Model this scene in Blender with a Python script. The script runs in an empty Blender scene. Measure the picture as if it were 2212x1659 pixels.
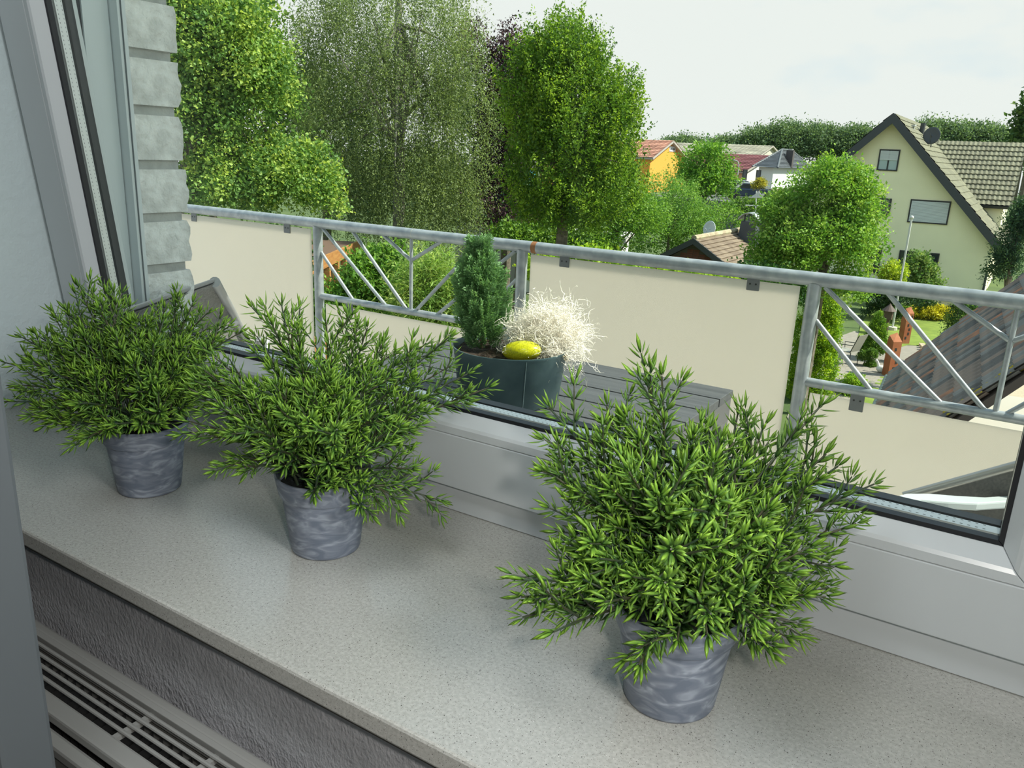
import bpy, math, random
import numpy as np
from mathutils import Vector, Matrix
random.seed(7); RNG = np.random.default_rng(7)
S = bpy.context.scene
COL = S.collection
PI = math.pi

# ------------------------------------------------------------------ camera
# world: X along the window wall, Y outwards, Z up; z = 0 is the top of the window sill (metres)
FPX = 1737.0
AX = np.array([0.8401, 0.1833, -0.5106]); AY = None
def _axes():
    vx = np.array([-1745.0-1106.0, 208.0-829.5, FPX]); vx /= np.linalg.norm(vx)
    t = -math.tan(math.radians(2.4)); k = -(t*vx[0]+vx[1])/vx[2]
    dz = np.array([t, 1, k]); dz /= np.linalg.norm(dz)
    y = np.cross(dz, vx)
    if y[2] < 0: y = -y
    return -vx, y, -dz
AX, AY, AZ = _axes()
CP = np.array([0.0, 0.0, 0.45])
def ray(px, py):
    d = np.array([px-1106.0, py-829.5, FPX]); return np.array([d@AX, d@AY, d@AZ])
def atz(px, py, z): r = ray(px, py); return CP+r*((z-CP[2])/r[2])
def aty(px, py, y): r = ray(px, py); return CP+r*((y-CP[1])/r[1])
def atx(px, py, x): r = ray(px, py); return CP+r*((x-CP[0])/r[0])
def atd(px, py, d): r = ray(px, py); return CP+r*(d/math.hypot(r[0], r[1]))
cam = bpy.data.cameras.new('camera'); camo = bpy.data.objects.new('camera', cam); COL.objects.link(camo)
cam.sensor_fit = 'HORIZONTAL'; cam.sensor_width = 36.0; cam.lens = 36.0*FPX/2212.0
cam.clip_start = 0.02; cam.clip_end = 1500
right = np.array([AX[0], AY[0], AZ[0]]); down = np.array([AX[1], AY[1], AZ[1]]); fwd = np.array([AX[2], AY[2], AZ[2]])
M4 = Matrix(((right[0], -down[0], -fwd[0], CP[0]), (right[1], -down[1], -fwd[1], CP[1]), (right[2], -down[2], -fwd[2], CP[2]), (0, 0, 0, 1)))
camo.matrix_world = M4
S.camera = camo

# ------------------------------------------------------------------ view, sky, sun, flash and added fill lights
S.view_settings.view_transform = 'Standard'; S.view_settings.look = 'None'
S.view_settings.gamma = 1; S.view_settings.use_curve_mapping = False
S.view_settings.exposure = 0.45
S.cycles.max_bounces = 8; S.cycles.diffuse_bounces = 4; S.cycles.glossy_bounces = 3
S.cycles.transparent_max_bounces = 12; S.cycles.transmission_bounces = 6
S.cycles.caustics_reflective = False; S.cycles.caustics_refractive = False
W = bpy.data.worlds.new('sky'); S.world = W; W.use_nodes = True
nt = W.node_tree; nt.nodes.clear()
out = nt.nodes.new('ShaderNodeOutputWorld'); bg = nt.nodes.new('ShaderNodeBackground')
tc = nt.nodes.new('ShaderNodeTexCoord'); mp = nt.nodes.new('ShaderNodeMapping')
mp.inputs['Scale'].default_value = (1.6, 1.6, 4.0); mp.inputs['Location'].default_value = (0.35, 0.1, 0.0)
nz = nt.nodes.new('ShaderNodeTexNoise'); nz.inputs['Scale'].default_value = 1.3; nz.inputs['Detail'].default_value = 7; nz.inputs['Roughness'].default_value = 0.55
cr = nt.nodes.new('ShaderNodeValToRGB')
cr.color_ramp.elements[0].position = 0.22; cr.color_ramp.elements[0].color = (0.60, 0.80, 0.98, 1)
cr.color_ramp.elements[1].position = 0.37; cr.color_ramp.elements[1].color = (1.0, 0.98, 0.975, 1)
nt.links.new(tc.outputs['Generated'], mp.inputs['Vector']); nt.links.new(mp.outputs[0], nz.inputs['Vector'])
sx = nt.nodes.new('ShaderNodeSeparateXYZ'); nt.links.new(tc.outputs['Generated'], sx.inputs[0])
mz = nt.nodes.new('ShaderNodeMath'); mz.operation = 'MULTIPLY_ADD'; mz.inputs[1].default_value = -0.80; nt.links.new(sx.outputs['Z'], mz.inputs[0])
na = nt.nodes.new('ShaderNodeMath'); na.operation = 'MULTIPLY_ADD'; na.inputs[1].default_value = 0.65; na.inputs[2].default_value = 0.18; nt.links.new(nz.outputs['Fac'], na.inputs[0]); nt.links.new(na.outputs[0], mz.inputs[2])
nt.links.new(mz.outputs[0], cr.inputs['Fac']); nt.links.new(cr.outputs['Color'], bg.inputs['Color'])
bg.inputs['Strength'].default_value = 0.72
nt.links.new(bg.outputs[0], out.inputs['Surface'])
def light(name, kind, loc, power, color=(1, 1, 1), size=None, aim=None):
    l = bpy.data.lights.new(name, kind); o = bpy.data.objects.new(name, l); COL.objects.link(o)
    o.location = loc; l.energy = power; l.color = color
    if kind == 'AREA' and size: l.size = size
    if aim is not None:
        o.rotation_euler = (Vector(aim)-Vector(loc)).to_track_quat('-Z', 'Y').to_euler()
    return o
SUN = Vector((0.66, 0.29, 0.79))
sun = light('sun', 'SUN', (20, 10, 30), 6.6, (1.0, 0.95, 0.84)); sun.data.angle = math.radians(0.55)
sun.rotation_euler = (-SUN).to_track_quat('-Z', 'Y').to_euler()
light('camera_flash', 'AREA', (0.12, -0.02, 0.54), 2.5, (1.0, 0.95, 0.88), 0.035, (-0.45, 0.7, 0.12))
light('overhead_fill', 'AREA', (-0.45, 0.0, 1.52), 6.0, (0.93, 0.97, 1.0), 0.5, (-0.5, 0.25, 0))  # unseen fill light added overhead to lift the sill
light('side_fill', 'AREA', (1.1, 0.05, 1.25), 15.0, (0.96, 0.98, 0.97), 0.4, (-1.3, .6, .2))  # unseen fill light added at right to brighten the left reveal and sash

# ------------------------------------------------------------------ materials
MATS = {}
def _p(name):
    m = bpy.data.materials.new(name); m.use_nodes = True
    return m, m.node_tree, m.node_tree.nodes['Principled BSDF']
def mat(name, col, rough=0.6, metal=0.0, var=0.0, scale=6.0, bump=0.0, bscale=60.0, spec=0.5, col2=None, detail=4, stretch=None, coord='Object'):
    if name in MATS: return MATS[name]
    m, t, b = _p(name); MATS[name] = m
    b.inputs['Base Color'].default_value = (*col, 1); b.inputs['Roughness'].default_value = rough
    b.inputs['Metallic'].default_value = metal; b.inputs['Specular IOR Level'].default_value = spec
    if var or col2 or bump:
        c = t.nodes.new('ShaderNodeTexCoord'); mpp = t.nodes.new('ShaderNodeMapping')
        t.links.new(c.outputs[coord], mpp.inputs['Vector'])
        if stretch: mpp.inputs['Scale'].default_value = stretch
    if var or col2:
        n = t.nodes.new('ShaderNodeTexNoise'); n.inputs['Scale'].default_value = scale; n.inputs['Detail'].default_value = detail
        r = t.nodes.new('ShaderNodeValToRGB'); t.links.new(mpp.outputs[0], n.inputs['Vector'])
        c2 = col2 if col2 else tuple(min(1, x*(1+var)) for x in col)
        c1 = col if col2 else tuple(x*(1-var) for x in col)
        r.color_ramp.elements[0].position = 0.35; r.color_ramp.elements[1].position = 0.65
        r.color_ramp.elements[0].color = (*c1, 1); r.color_ramp.elements[1].color = (*c2, 1)
        t.links.new(n.outputs['Fac'], r.inputs['Fac']); t.links.new(r.outputs['Color'], b.inputs['Base Color'])
    if bump:
        n2 = t.nodes.new('ShaderNodeTexNoise'); n2.inputs['Scale'].default_value = bscale; n2.inputs['Detail'].default_value = 3
        bp = t.nodes.new('ShaderNodeBump'); bp.inputs['Strength'].default_value = bump; bp.inputs['Distance'].default_value = 0.01
        t.links.new(mpp.outputs[0], n2.inputs['Vector']); t.links.new(n2.outputs['Fac'], bp.inputs['Height']); t.links.new(bp.outputs['Normal'], b.inputs['Normal'])
    return m
def leafmat(name, trans=0.45, rough=0.45, spec=0.4):
    # colour comes from the 'tint' attribute of each leaf
    if name in MATS: return MATS[name]
    m, t, b = _p(name); MATS[name] = m
    a = t.nodes.new('ShaderNodeAttribute'); a.attribute_name = 'tint'
    t.links.new(a.outputs['Color'], b.inputs['Base Color']); b.inputs['Roughness'].default_value = rough
    b.inputs['Specular IOR Level'].default_value = spec
    tr = t.nodes.new('ShaderNodeBsdfTranslucent'); g = t.nodes.new('ShaderNodeMixRGB'); g.blend_type = 'MULTIPLY'; g.inputs[0].default_value = 1
    g.inputs[2].default_value = (1.0, 1.0, 0.55, 1); t.links.new(a.outputs['Color'], g.inputs[1]); t.links.new(g.outputs[0], tr.inputs['Color'])
    mx = t.nodes.new('ShaderNodeMixShader'); mx.inputs[0].default_value = trans
    o = t.nodes['Material Output']; t.links.new(b.outputs[0], mx.inputs[1]); t.links.new(tr.outputs[0], mx.inputs[2]); t.links.new(mx.outputs[0], o.inputs['Surface'])
    return m
def glassmat(name='clear_glass', tint=(0.97, 0.99, 0.98)):
    if name in MATS: return MATS[name]
    m = bpy.data.materials.new(name); m.use_nodes = True; MATS[name] = m; t = m.node_tree; t.nodes.clear()
    o = t.nodes.new('ShaderNodeOutputMaterial'); tr = t.nodes.new('ShaderNodeBsdfTransparent'); tr.inputs[0].default_value = (*tint, 1)
    gl = t.nodes.new('ShaderNodeBsdfGlossy'); gl.inputs['Roughness'].default_value = 0.02
    fr = t.nodes.new('ShaderNodeLayerWeight'); fr.inputs['Blend'].default_value = .5
    pw_ = t.nodes.new('ShaderNodeMath'); pw_.operation = 'POWER'; pw_.inputs[1].default_value = 5.0; t.links.new(fr.outputs['Facing'], pw_.inputs[0])
    ml_ = t.nodes.new('ShaderNodeMath'); ml_.operation = 'MULTIPLY_ADD'; ml_.inputs[1].default_value = .45; ml_.inputs[2].default_value = .012; t.links.new(pw_.outputs[0], ml_.inputs[0])
    mx = t.nodes.new('ShaderNodeMixShader'); t.links.new(ml_.outputs[0], mx.inputs[0]); t.links.new(tr.outputs[0], mx.inputs[1]); t.links.new(gl.outputs[0], mx.inputs[2])
    t.links.new(mx.outputs[0], o.inputs['Surface']); return m

def sillmat():
    m, t, b = _p('speckled_quartz'); MATS['speckled_quartz'] = m
    c = t.nodes.new('ShaderNodeTexCoord')
    base = t.nodes.new('ShaderNodeTexNoise'); base.inputs['Scale'].default_value = 300; base.inputs['Detail'].default_value = 2
    r0 = t.nodes.new('ShaderNodeValToRGB'); r0.color_ramp.elements[0].position = .3; r0.color_ramp.elements[1].position = .7
    r0.color_ramp.elements[0].color = (0.40, 0.395, 0.365, 1); r0.color_ramp.elements[1].color = (0.52, 0.515, 0.48, 1)
    t.links.new(c.outputs['Object'], base.inputs['Vector']); t.links.new(base.outputs['Fac'], r0.inputs['Fac'])
    last = r0.outputs['Color']
    for sc, thr, dark, keep in ((380, 0.19, (0.09, 0.086, 0.075, 1), 0.80), (800, 0.24, (0.19, 0.18, 0.15, 1), 0.55), (330, 0.12, (0.8, 0.8, 0.76, 1), 0.85)):
        v = t.nodes.new('ShaderNodeTexVoronoi'); v.inputs['Scale'].default_value = sc
        t.links.new(c.outputs['Object'], v.inputs['Vector'])
        lt = t.nodes.new('ShaderNodeMath'); lt.operation = 'LESS_THAN'; lt.inputs[1].default_value = thr; t.links.new(v.outputs['Distance'], lt.inputs[0])
        sp = t.nodes.new('ShaderNodeSeparateColor'); t.links.new(v.outputs['Color'], sp.inputs[0])
        gt = t.nodes.new('ShaderNodeMath'); gt.operation = 'GREATER_THAN'; gt.inputs[1].default_value = keep; t.links.new(sp.outputs[0], gt.inputs[0])
        mu = t.nodes.new('ShaderNodeMath'); mu.operation = 'MULTIPLY'; t.links.new(lt.outputs[0], mu.inputs[0]); t.links.new(gt.outputs[0], mu.inputs[1])
        mx = t.nodes.new('ShaderNodeMixRGB'); mx.inputs[2].default_value = dark; t.links.new(mu.outputs[0], mx.inputs[0]); t.links.new(last, mx.inputs[1]); last = mx.outputs[0]
    t.links.new(last, b.inputs['Base Color']); b.inputs['Roughness'].default_value = 0.22; b.inputs['Specular IOR Level'].default_value = 0.5
    return m
def potmat():
    m, t, b = _p('marbled_plastic'); MATS['marbled_plastic'] = m
    c = t.nodes.new('ShaderNodeTexCoord'); mp_ = t.nodes.new('ShaderNodeMapping'); mp_.inputs['Scale'].default_value = (1, 1, 2.6); mp_.inputs['Rotation'].default_value = (0.35, 0.2, 0)
    t.links.new(c.outputs['Object'], mp_.inputs['Vector'])
    n = t.nodes.new('ShaderNodeTexNoise'); n.inputs['Scale'].default_value = 30; n.inputs['Detail'].default_value = 2; n.inputs['Distortion'].default_value = 1.6
    t.links.new(mp_.outputs[0], n.inputs['Vector'])
    r = t.nodes.new('ShaderNodeValToRGB'); e = r.color_ramp.elements
    e[0].position = 0.36; e[0].color = (0.165, 0.195, 0.255, 1); e[1].position = 0.70; e[1].color = (0.40, 0.44, 0.52, 1)
    x = e.new(0.52); x.color = (0.235, 0.265, 0.33, 1)
    t.links.new(n.outputs['Fac'], r.inputs['Fac']); t.links.new(r.outputs['Color'], b.inputs['Base Color'])
    b.inputs['Roughness'].default_value = 0.5; return m
def bark(name='grey_bark', c1=(0.10, 0.08, 0.06), c2=(0.20, 0.17, 0.13)): return mat(name, c1, 0.9, col2=c2, scale=9)
def galvmat():
    m = mat('galvanised_steel', (0.30, 0.325, 0.345), 0.36, 0.35, col2=(0.44, 0.46, 0.475), scale=28, bump=0.05, bscale=90); return m

# ------------------------------------------------------------------ mesh helpers
class MB:
    def __init__(s): s.v = []; s.f = []; s.n = 0
    def add(s, V, F):
        V = [tuple(map(float, p)) for p in V]; s.v += V; s.f += [tuple(i+s.n for i in f) for f in F]; s.n += len(V); return s
    def box(s, x0, x1, y0, y1, z0, z1):
        V = [(x, y, z) for x in (x0, x1) for y in (y0, y1) for z in (z0, z1)]
        return s.add(V, [(0, 1, 3, 2), (4, 6, 7, 5), (0, 4, 5, 1), (2, 3, 7, 6), (0, 2, 6, 4), (1, 5, 7, 3)])
    def obox(s, P, U, Vv, Wv):
        P, U, Vv, Wv = map(np.array, (P, U, Vv, Wv)); V = [P+a*U+b*Vv+c*Wv for a in (0, 1) for b in (0, 1) for c in (0, 1)]
        return s.add(V, [(0, 1, 3, 2), (4, 6, 7, 5), (0, 4, 5, 1), (2, 3, 7, 6), (0, 2, 6, 4), (1, 5, 7, 3)])
    def tube(s, pts, r, n=8, cap=True):
        pts = [np.array(p, float) for p in pts]; k = len(pts); rr = r if hasattr(r, '__len__') else [r]*k
        V = []; up = None
        for i in range(k):
            d = pts[min(i+1, k-1)]-pts[max(i-1, 0)]; d /= (np.linalg.norm(d)+1e-12)
            if up is None: up = np.array([0, 0, 1.]) if abs(d[2]) < .9 else np.array([1., 0, 0])
            a = np.cross(d, up); a /= (np.linalg.norm(a)+1e-12); b = np.cross(a, d); up = b
            for j in range(n):
                t = 2*PI*j/n; V.append(pts[i]+rr[i]*(math.cos(t)*a+math.sin(t)*b))
        F = [(i*n+j, i*n+(j+1) % n, (i+1)*n+(j+1) % n, (i+1)*n+j) for i in range(k-1) for j in range(n)]
        if cap: F += [tuple(range(n-1, -1, -1)), tuple((k-1)*n+j for j in range(n))]
        return s.add(V, F)
    def lathe(s, prof, n=48, c=(0, 0, 0), close=False):
        V = [(c[0]+r*math.cos(2*PI*j/n), c[1]+r*math.sin(2*PI*j/n), c[2]+z) for r, z in prof for j in range(n)]
        F = [(i*n+j, i*n+(j+1) % n, (i+1)*n+(j+1) % n, (i+1)*n+j) for i in range(len(prof)-1) for j in range(n)]
        if prof[0][0] > 0 and close: F.append(tuple(range(n-1, -1, -1)))
        return s.add(V, F)
    def prism(s, poly, vec):
        n = len(poly); A = [np.array(p, float) for p in poly]; B = [p+np.array(vec) for p in A]
        return s.add(A+B, [tuple(range(n-1, -1, -1)), tuple(range(n, 2*n))]+[(i, (i+1) % n, n+(i+1) % n, n+i) for i in range(n)])
    def sphere(s, c, r, nu=12, nv=8):
        r = r if hasattr(r, '__len__') else (r, r, r); V = []; F = []
        for i in range(nv+1):
            th = PI*i/nv
            for j in range(nu):
                ph = 2*PI*j/nu; V.append((c[0]+r[0]*math.sin(th)*math.cos(ph), c[1]+r[1]*math.sin(th)*math.sin(ph), c[2]+r[2]*math.cos(th)))
        for i in range(nv):
            for j in range(nu): F.append((i*nu+j, (i+1)*nu+j, (i+1)*nu+(j+1) % nu, i*nu+(j+1) % nu))
        return s.add(V, F)
    def mesh(s, name, m=None, smooth=False):
        me = bpy.data.meshes.new(name); me.from_pydata(s.v, [], s.f); me.update()
        if m: me.materials.append(m)
        import bmesh
        bm = bmesh.new(); bm.from_mesh(me); bmesh.ops.recalc_face_normals(bm, faces=bm.faces); bm.to_mesh(me); bm.free()
        if smooth: me.polygons.foreach_set('use_smooth', [True]*len(me.polygons))
        return me
def link(name, me, parent=None, label=None, cat=None, group=None, kind=None):
    o = bpy.data.objects.new(name, me); COL.objects.link(o)
    if parent: o.parent = parent
    return tag(o, label, cat, group, kind)
def tag(o, label=None, cat=None, group=None, kind=None):
    if label: o['label'] = label
    if cat: o['category'] = cat
    if group: o['group'] = group
    if kind: o['kind'] = kind
    return o
def ob(name, mb, m, parent=None, label=None, cat=None, group=None, kind=None, smooth=False, bevel=0, seg=2):
    o = link(name, mb.mesh(name, m, smooth), parent, label, cat, group, kind)
    if bevel:
        b = o.modifiers.new('bevel', 'BEVEL'); b.width = bevel; b.segments = seg; b.limit_method = 'ANGLE'; b.angle_limit = math.radians(40)
    if smooth and not bevel: autosmooth(o)
    return o
def autosmooth(o, ang=40):
    me = o.data
    try: me.set_sharp_from_angle(angle=math.radians(ang))
    except Exception: pass
def emp(name, loc, label=None, cat=None, group=None, kind=None):
    o = bpy.data.objects.new(name, None); COL.objects.link(o); o.location = tuple(map(float, loc)); o.empty_display_size = 0.1
    return tag(o, label, cat, group, kind)
def part(o, parent):
    # parent keeping world placement (mesh built in world coordinates, parent has location only)
    o.parent = parent; o.location = -Vector(parent.location) if parent.parent is None else (0, 0, 0); return o
def P(name, mb, m, parent, **k):
    o = ob(name, mb, m, None, **k); return part(o, parent)

# leaf clouds -----------------------------------------------------------------
def quads(name, O, D, Nn, L, Wd, C, m, parent=None, fold=0.25, **k):
    """many diamond leaves; O origins, D directions, Nn normals, C colours"""
    n = len(O); D = D/np.linalg.norm(D, axis=1, keepdims=True)
    Sd = np.cross(D, Nn); Sd /= (np.linalg.norm(Sd, axis=1, keepdims=True)+1e-9); U = np.cross(Sd, D)
    L = L[:, None]; Wd = Wd[:, None]
    V = np.empty((n, 4, 3)); V[:, 0] = O; V[:, 1] = O+D*L*.45+Sd*Wd*.5+U*Wd*fold; V[:, 2] = O+D*L; V[:, 3] = O+D*L*.45-Sd*Wd*.5+U*Wd*fold
    me = bpy.data.meshes.new(name); me.vertices.add(4*n); me.vertices.foreach_set('co', V.ravel())
    idx = (np.arange(n)[:, None]*4+np.array([0, 1, 2, 0, 2, 3])).ravel().astype(np.int32)
    me.loops.add(6*n); me.loops.foreach_set('vertex_index', idx)
    me.polygons.add(2*n); me.polygons.foreach_set('loop_start', np.arange(2*n, dtype=np.int32)*3)
    try: me.polygons.foreach_set('loop_total', np.full(2*n, 3, np.int32))
    except Exception: pass
    ca = me.color_attributes.new('tint', 'FLOAT_COLOR', 'POINT')
    CC = np.ones((n, 4, 4)); CC[:, :, :3] = C[:, None, :]; ca.data.foreach_set('color', CC.ravel())
    me.update(calc_edges=True); me.validate(); me.materials.append(m)
    return link(name, me, None, **k)
def unit(n):
    v = RNG.normal(size=(n, 3)); return v/np.linalg.norm(v, axis=1, keepdims=True)
def cloud(blobs, nclump, per, size, cols, axis=(0, 0, .3), outw=.7, length=.35, spread=.12, shell=.35, sizevar=.35, droop=0.0, low=-0.6, wratio=.55, seed=None):
    """returns arrays for quads(): clumps spread over ellipsoid blobs (cx,cy,cz,rx,ry,rz)"""
    B = np.array(blobs, float); w = (B[:, 3]*B[:, 4]+B[:, 3]*B[:, 5]+B[:, 4]*B[:, 5]); w /= w.sum()
    bi = RNG.choice(len(B), nclump, p=w); d = unit(nclump)
    bad = d[:, 2] < low; d[bad, 2] *= -1
    rad = 1-shell*RNG.random(nclump)**1.3
    wob = 1+.10*np.sin(5*d[:, 0]+3*d[:, 2]+bi)+.09*np.sin(9*d[:, 1]-4*d[:, 2]+2*bi)
    c = B[bi, :3]+d*B[bi, 3:6]*(rad*wob)[:, None]
    ax = d*outw+np.array(axis)+unit(nclump)*.3; ax /= np.linalg.norm(ax, axis=1, keepdims=True)
    N = nclump*per; ci = np.repeat(np.arange(nclump), per); t = RNG.random(N)
    ln = length*(.6+.8*RNG.random(nclump))
    O = c[ci]+ax[ci]*(t*ln[ci])[:, None]+RNG.normal(size=(N, 3))*(spread*(1-.6*t))[:, None]
    O[:, 2] -= droop*t*t*ln[ci]
    D = ax[ci]*.5+unit(N)*.9; D[:, 2] -= droop*.8
    Nn = unit(N)*.8+np.array([0, 0, .8])
    cols = np.array(cols, float); k = RNG.random(nclump)*.8; kk = np.clip(k[ci]+.2*RNG.random(N), 0, .999)*(len(cols)-1)
    i0 = kk.astype(int); fr = (kk-i0)[:, None]; C = cols[i0]*(1-fr)+cols[np.minimum(i0+1, len(cols)-1)]*fr
    C = C*(.85+.3*RNG.random(N))[:, None]
    L = size*(1-sizevar+2*sizevar*RNG.random(N)); return O, D, Nn, L, L*wratio, C
G = -5.25   # garden ground level

# ================================================================== ROOM AND WINDOW
white = mat('white_pvc', (0.61, 0.645, 0.665), 0.28, spec=0.5, var=0.02, scale=3)
paint = mat('white_wall_paint', (0.56, 0.64, 0.655), 0.85, bump=0.25, bscale=90)
raufaser = mat('woodchip_wallpaper', (0.55, 0.55, 0.58), 0.5, bump=0.35, bscale=240, var=.06, scale=30, stretch=(1, 1, .7))
rubber = mat('black_rubber', (0.012, 0.013, 0.016), 0.45)
alu = mat('spacer_aluminium', (0.72, 0.74, 0.73), 0.35, 0.3)
WX0, WX1 = -1.405, 0.135      # window opening
HT = 1.34                     # window head
ceil_z = 1.62; floor_z = -0.85
# front wall (below sill, left, right, above)
ob('wall_front', MB().box(-3.0, 2.4, 0.46, 0.84, floor_z, -0.022), raufaser, kind='structure')
def slab(name, *b, m=paint): return ob(name, MB().box(*b), m, kind='structure')
lf = MB().box(-3.0, WX0, 0.46, 0.862, -0.0215, ceil_z); ob('wall_front_left', lf, paint, kind='structure')
ob('wall_front_right', MB().box(WX1, 2.4, 0.46, 0.862, -0.0215, ceil_z), paint, kind='structure')
ob('wall_front_top', MB().box(WX0+.0005, WX1-.0005, 0.46, 0.862, HT, ceil_z), paint, kind='structure')
slab('floor', -3.0, 2.4, -3.2, 0.46, floor_z-.1, floor_z, m=mat('room_floor', (0.25, 0.2, 0.16), 0.5))
slab('ceiling', -3.0, 2.4, -3.2, 0.86, ceil_z, ceil_z+.15)
slab('wall_left', -3.15, -3.0, -3.2, 0.86, floor_z, ceil_z)
slab('wall_right', 2.4, 2.55, -3.2, 0.86, floor_z, ceil_z)
slab('wall_back', -3.0, 2.4, -3.35, -3.2, floor_z, ceil_z)
# window sill
sm = sillmat()
sill = ob('window_sill', MB().box(WX0+.001, 0.9, 0.42, 0.772, -0.024, 0.0), sm, label='pale speckled stone window sill under the three grey pots', cat='window sill', bevel=0.003)
# the sill runs on past the window only up to the right reveal
sill.data = MB().box(WX0+.001, WX1-.001, 0.42, 0.838, -0.0215, 0.0).mesh('window_sill', sm)
strip_mat = mat('dark_sill_strip', (0.10, 0.095, 0.085), 0.7)
P('sill_strip', MB().box(WX0+.002, WX1-.002, 0.428, 0.461, -0.030, -0.0218), strip_mat, sill)  # dark strip along the underside of the sill front
# window ------------------------------------------------------------------
win = emp('window_1', (WX0, 0.77, 0), kind='structure')
def ring(prof, x0, x1, z0, z1, fn=None):
    """four mitred members; prof = [(u inward, d outward)]; returns dict of MB in order bottom,right,top,left"""
    c = [(x0, z0, 1, 1), (x1, z0, -1, 1), (x1, z1, -1, -1), (x0, z1, 1, -1)]
    res = []
    for i in range(4):
        A = c[i]; B = c[(i+1) % 4]; m = MB(); n = len(prof); eps = .0004
        dx = np.sign(B[0]-A[0]); dz = np.sign(B[1]-A[1])
        Va = [(A[0]+A[2]*u+dx*eps, d, A[1]+A[3]*u+dz*eps) for u, d in prof]; Vb = [(B[0]+B[2]*u-dx*eps, d, B[1]+B[3]*u-dz*eps) for u, d in prof]
        V = Va+Vb
        if fn: V = [fn(p) for p in V]
        m.add(V, [tuple(range(n)), tuple(range(2*n-1, n-1, -1))]+[(j, (j+1) % n, n+(j+1) % n, n+j) for j in range(n)])
        res.append(m)
    return res
mem = ('bottom', 'right', 'top', 'left')
fr = ring([(0, .772), (.045, .772), (.045, .800), (.060, .800), (.060, .845), (0, .845)], WX0+.001, WX1-.001, 0.0005, HT-.001)
for i, m_ in enumerate(fr): P('frame_member', m_, white, win, bevel=.0012)
# black rebate gasket on the fixed frame
for m_ in ring([(.045, .792), (.056, .792), (.056, .7995), (.045, .7995)], WX0+.001, WX1-.001, 0.0005, HT-.001): P('frame_gasket', m_, rubber, win)
TILT = math.radians(6.0); SX0, SX1, SZ0, SH = -1.392, 0.125, 0.040, 1.27
def tf(p):
    x, d, zl = p; return (x, 0.757-zl*math.sin(TILT)+d*math.cos(TILT), SZ0+zl*math.cos(TILT)+d*math.sin(TILT))
sash = ring([(0, 0), (.0735, 0), (.0735, .02), (.096, .022), (.0955, .070), (.022, .072), (.022, .018), (0, .018)], SX0, SX1, 0, SH, tf)
for m_ in sash: P('sash_member', m_, white, win, bevel=.0012)
bead = ring([(.0742, 0), (.084, 0), (.0875, .0022), (.0985, .0178), (.096, .0215), (.0742, .0215)], SX0, SX1, 0, SH, tf)
for m_ in bead: P('glazing_bead', m_, white, win, bevel=.0008)
for m_ in ring([(.0965, .0185), (.1025, .0190), (.1025, .0275), (.0965, .0275)], SX0, SX1, 0, SH, tf): P('inner_gasket', m_, rubber, win)
for m_ in ring([(.094, .0312), (.1025, .0312), (.1025, .0428), (.094, .0428)], SX0, SX1, 0, SH, tf): P('glass_spacer', m_, alu, win)
for m_ in ring([(.0945, .0472), (.1025, .0472), (.1025, .0590), (.0945, .0590)], SX0, SX1, 0, SH, tf): P('outer_gasket', m_, rubber, win)
# perforation dots along the spacer (two rows), stuff
dots = MB()
for d in (.0335, .0405):
    for k in range(int((SX1-SX0-.21)/.006)):
        x = SX0+.105+k*.006; p = tf((x, d, .1026)); dots.add([(p[0], p[1], p[2]), (p[0]+.0022, p[1], p[2]), (p[0]+.0022, p[1]+.0009, p[2]+.0002), (p[0], p[1]+.0009, p[2]+.0002)], [(0, 1, 2, 3)])
    for k in range(int((SH-.21)/.006)):
        z = .105+k*.006; a = tf((SX0+.1026, d, z)); b = tf((SX0+.1026, d, z+.0022)); dots.add([a, b, (b[0], b[1]+.0009, b[2]), (a[0], a[1]+.0009, a[2])], [(0, 1, 2, 3)])
P('spacer_perforation', dots, mat('perforation', (0.2, 0.22, 0.22), .6), win, kind='stuff')
gm = glassmat()
for d in (.0278, .0430):
    m_ = MB(); V = [tf((x, dd, z)) for x in (SX0+.092, SX1-.092) for dd in (d, d+.0032) for z in (.092, SH-.092)]
    m_.add(V, [(0, 1, 3, 2), (4, 6, 7, 5), (0, 4, 5, 1), (2, 3, 7, 6), (0, 2, 6, 4), (1, 5, 7, 3)]); P('glass_pane', m_, gm, win)
# roller shutter guide rail outside left, and right
rail = MB().box(WX0+.002, WX0+.083, .8465, .8615, 0.02, HT); ro = P('shutter_guide', rail, white, win, bevel=.001)
P('shutter_guide', MB().box(WX1-.083, WX1-.002, .8465, .8615, 0.02, HT), white, win, bevel=.001)
P('guide_brush', MB().box(WX0+.0831, WX0+.0845, .8515, .8535, 0.02, HT), mat('brush_seal', (.09, .1, .11), .8), win)
# outer metal sill
P('outer_sill', MB().add([(WX0+.05, .846, .035), (WX1, .846, .035), (WX1, 1.0, .018), (WX0+.05, 1.0, .018), (WX0+.05, .846, .030), (WX1, .846, .030), (WX1, 1.0, .012), (WX0+.05, 1.0, .012)],
  [(0, 1, 2, 3), (7, 6, 5, 4), (0, 4, 5, 1), (3, 2, 6, 7), (0, 3, 7, 4), (1, 5, 6, 2)]), white, win)

# door leaf standing open at the left edge of the view
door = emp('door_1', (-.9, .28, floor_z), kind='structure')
P('door_leaf', MB().box(-1.45, -.664, .255, .300, floor_z+.01, 1.2), mat('white_door_paint', (0.12, 0.135, 0.145), 0.5, var=.03, scale=2), door, bevel=.004)

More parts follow.
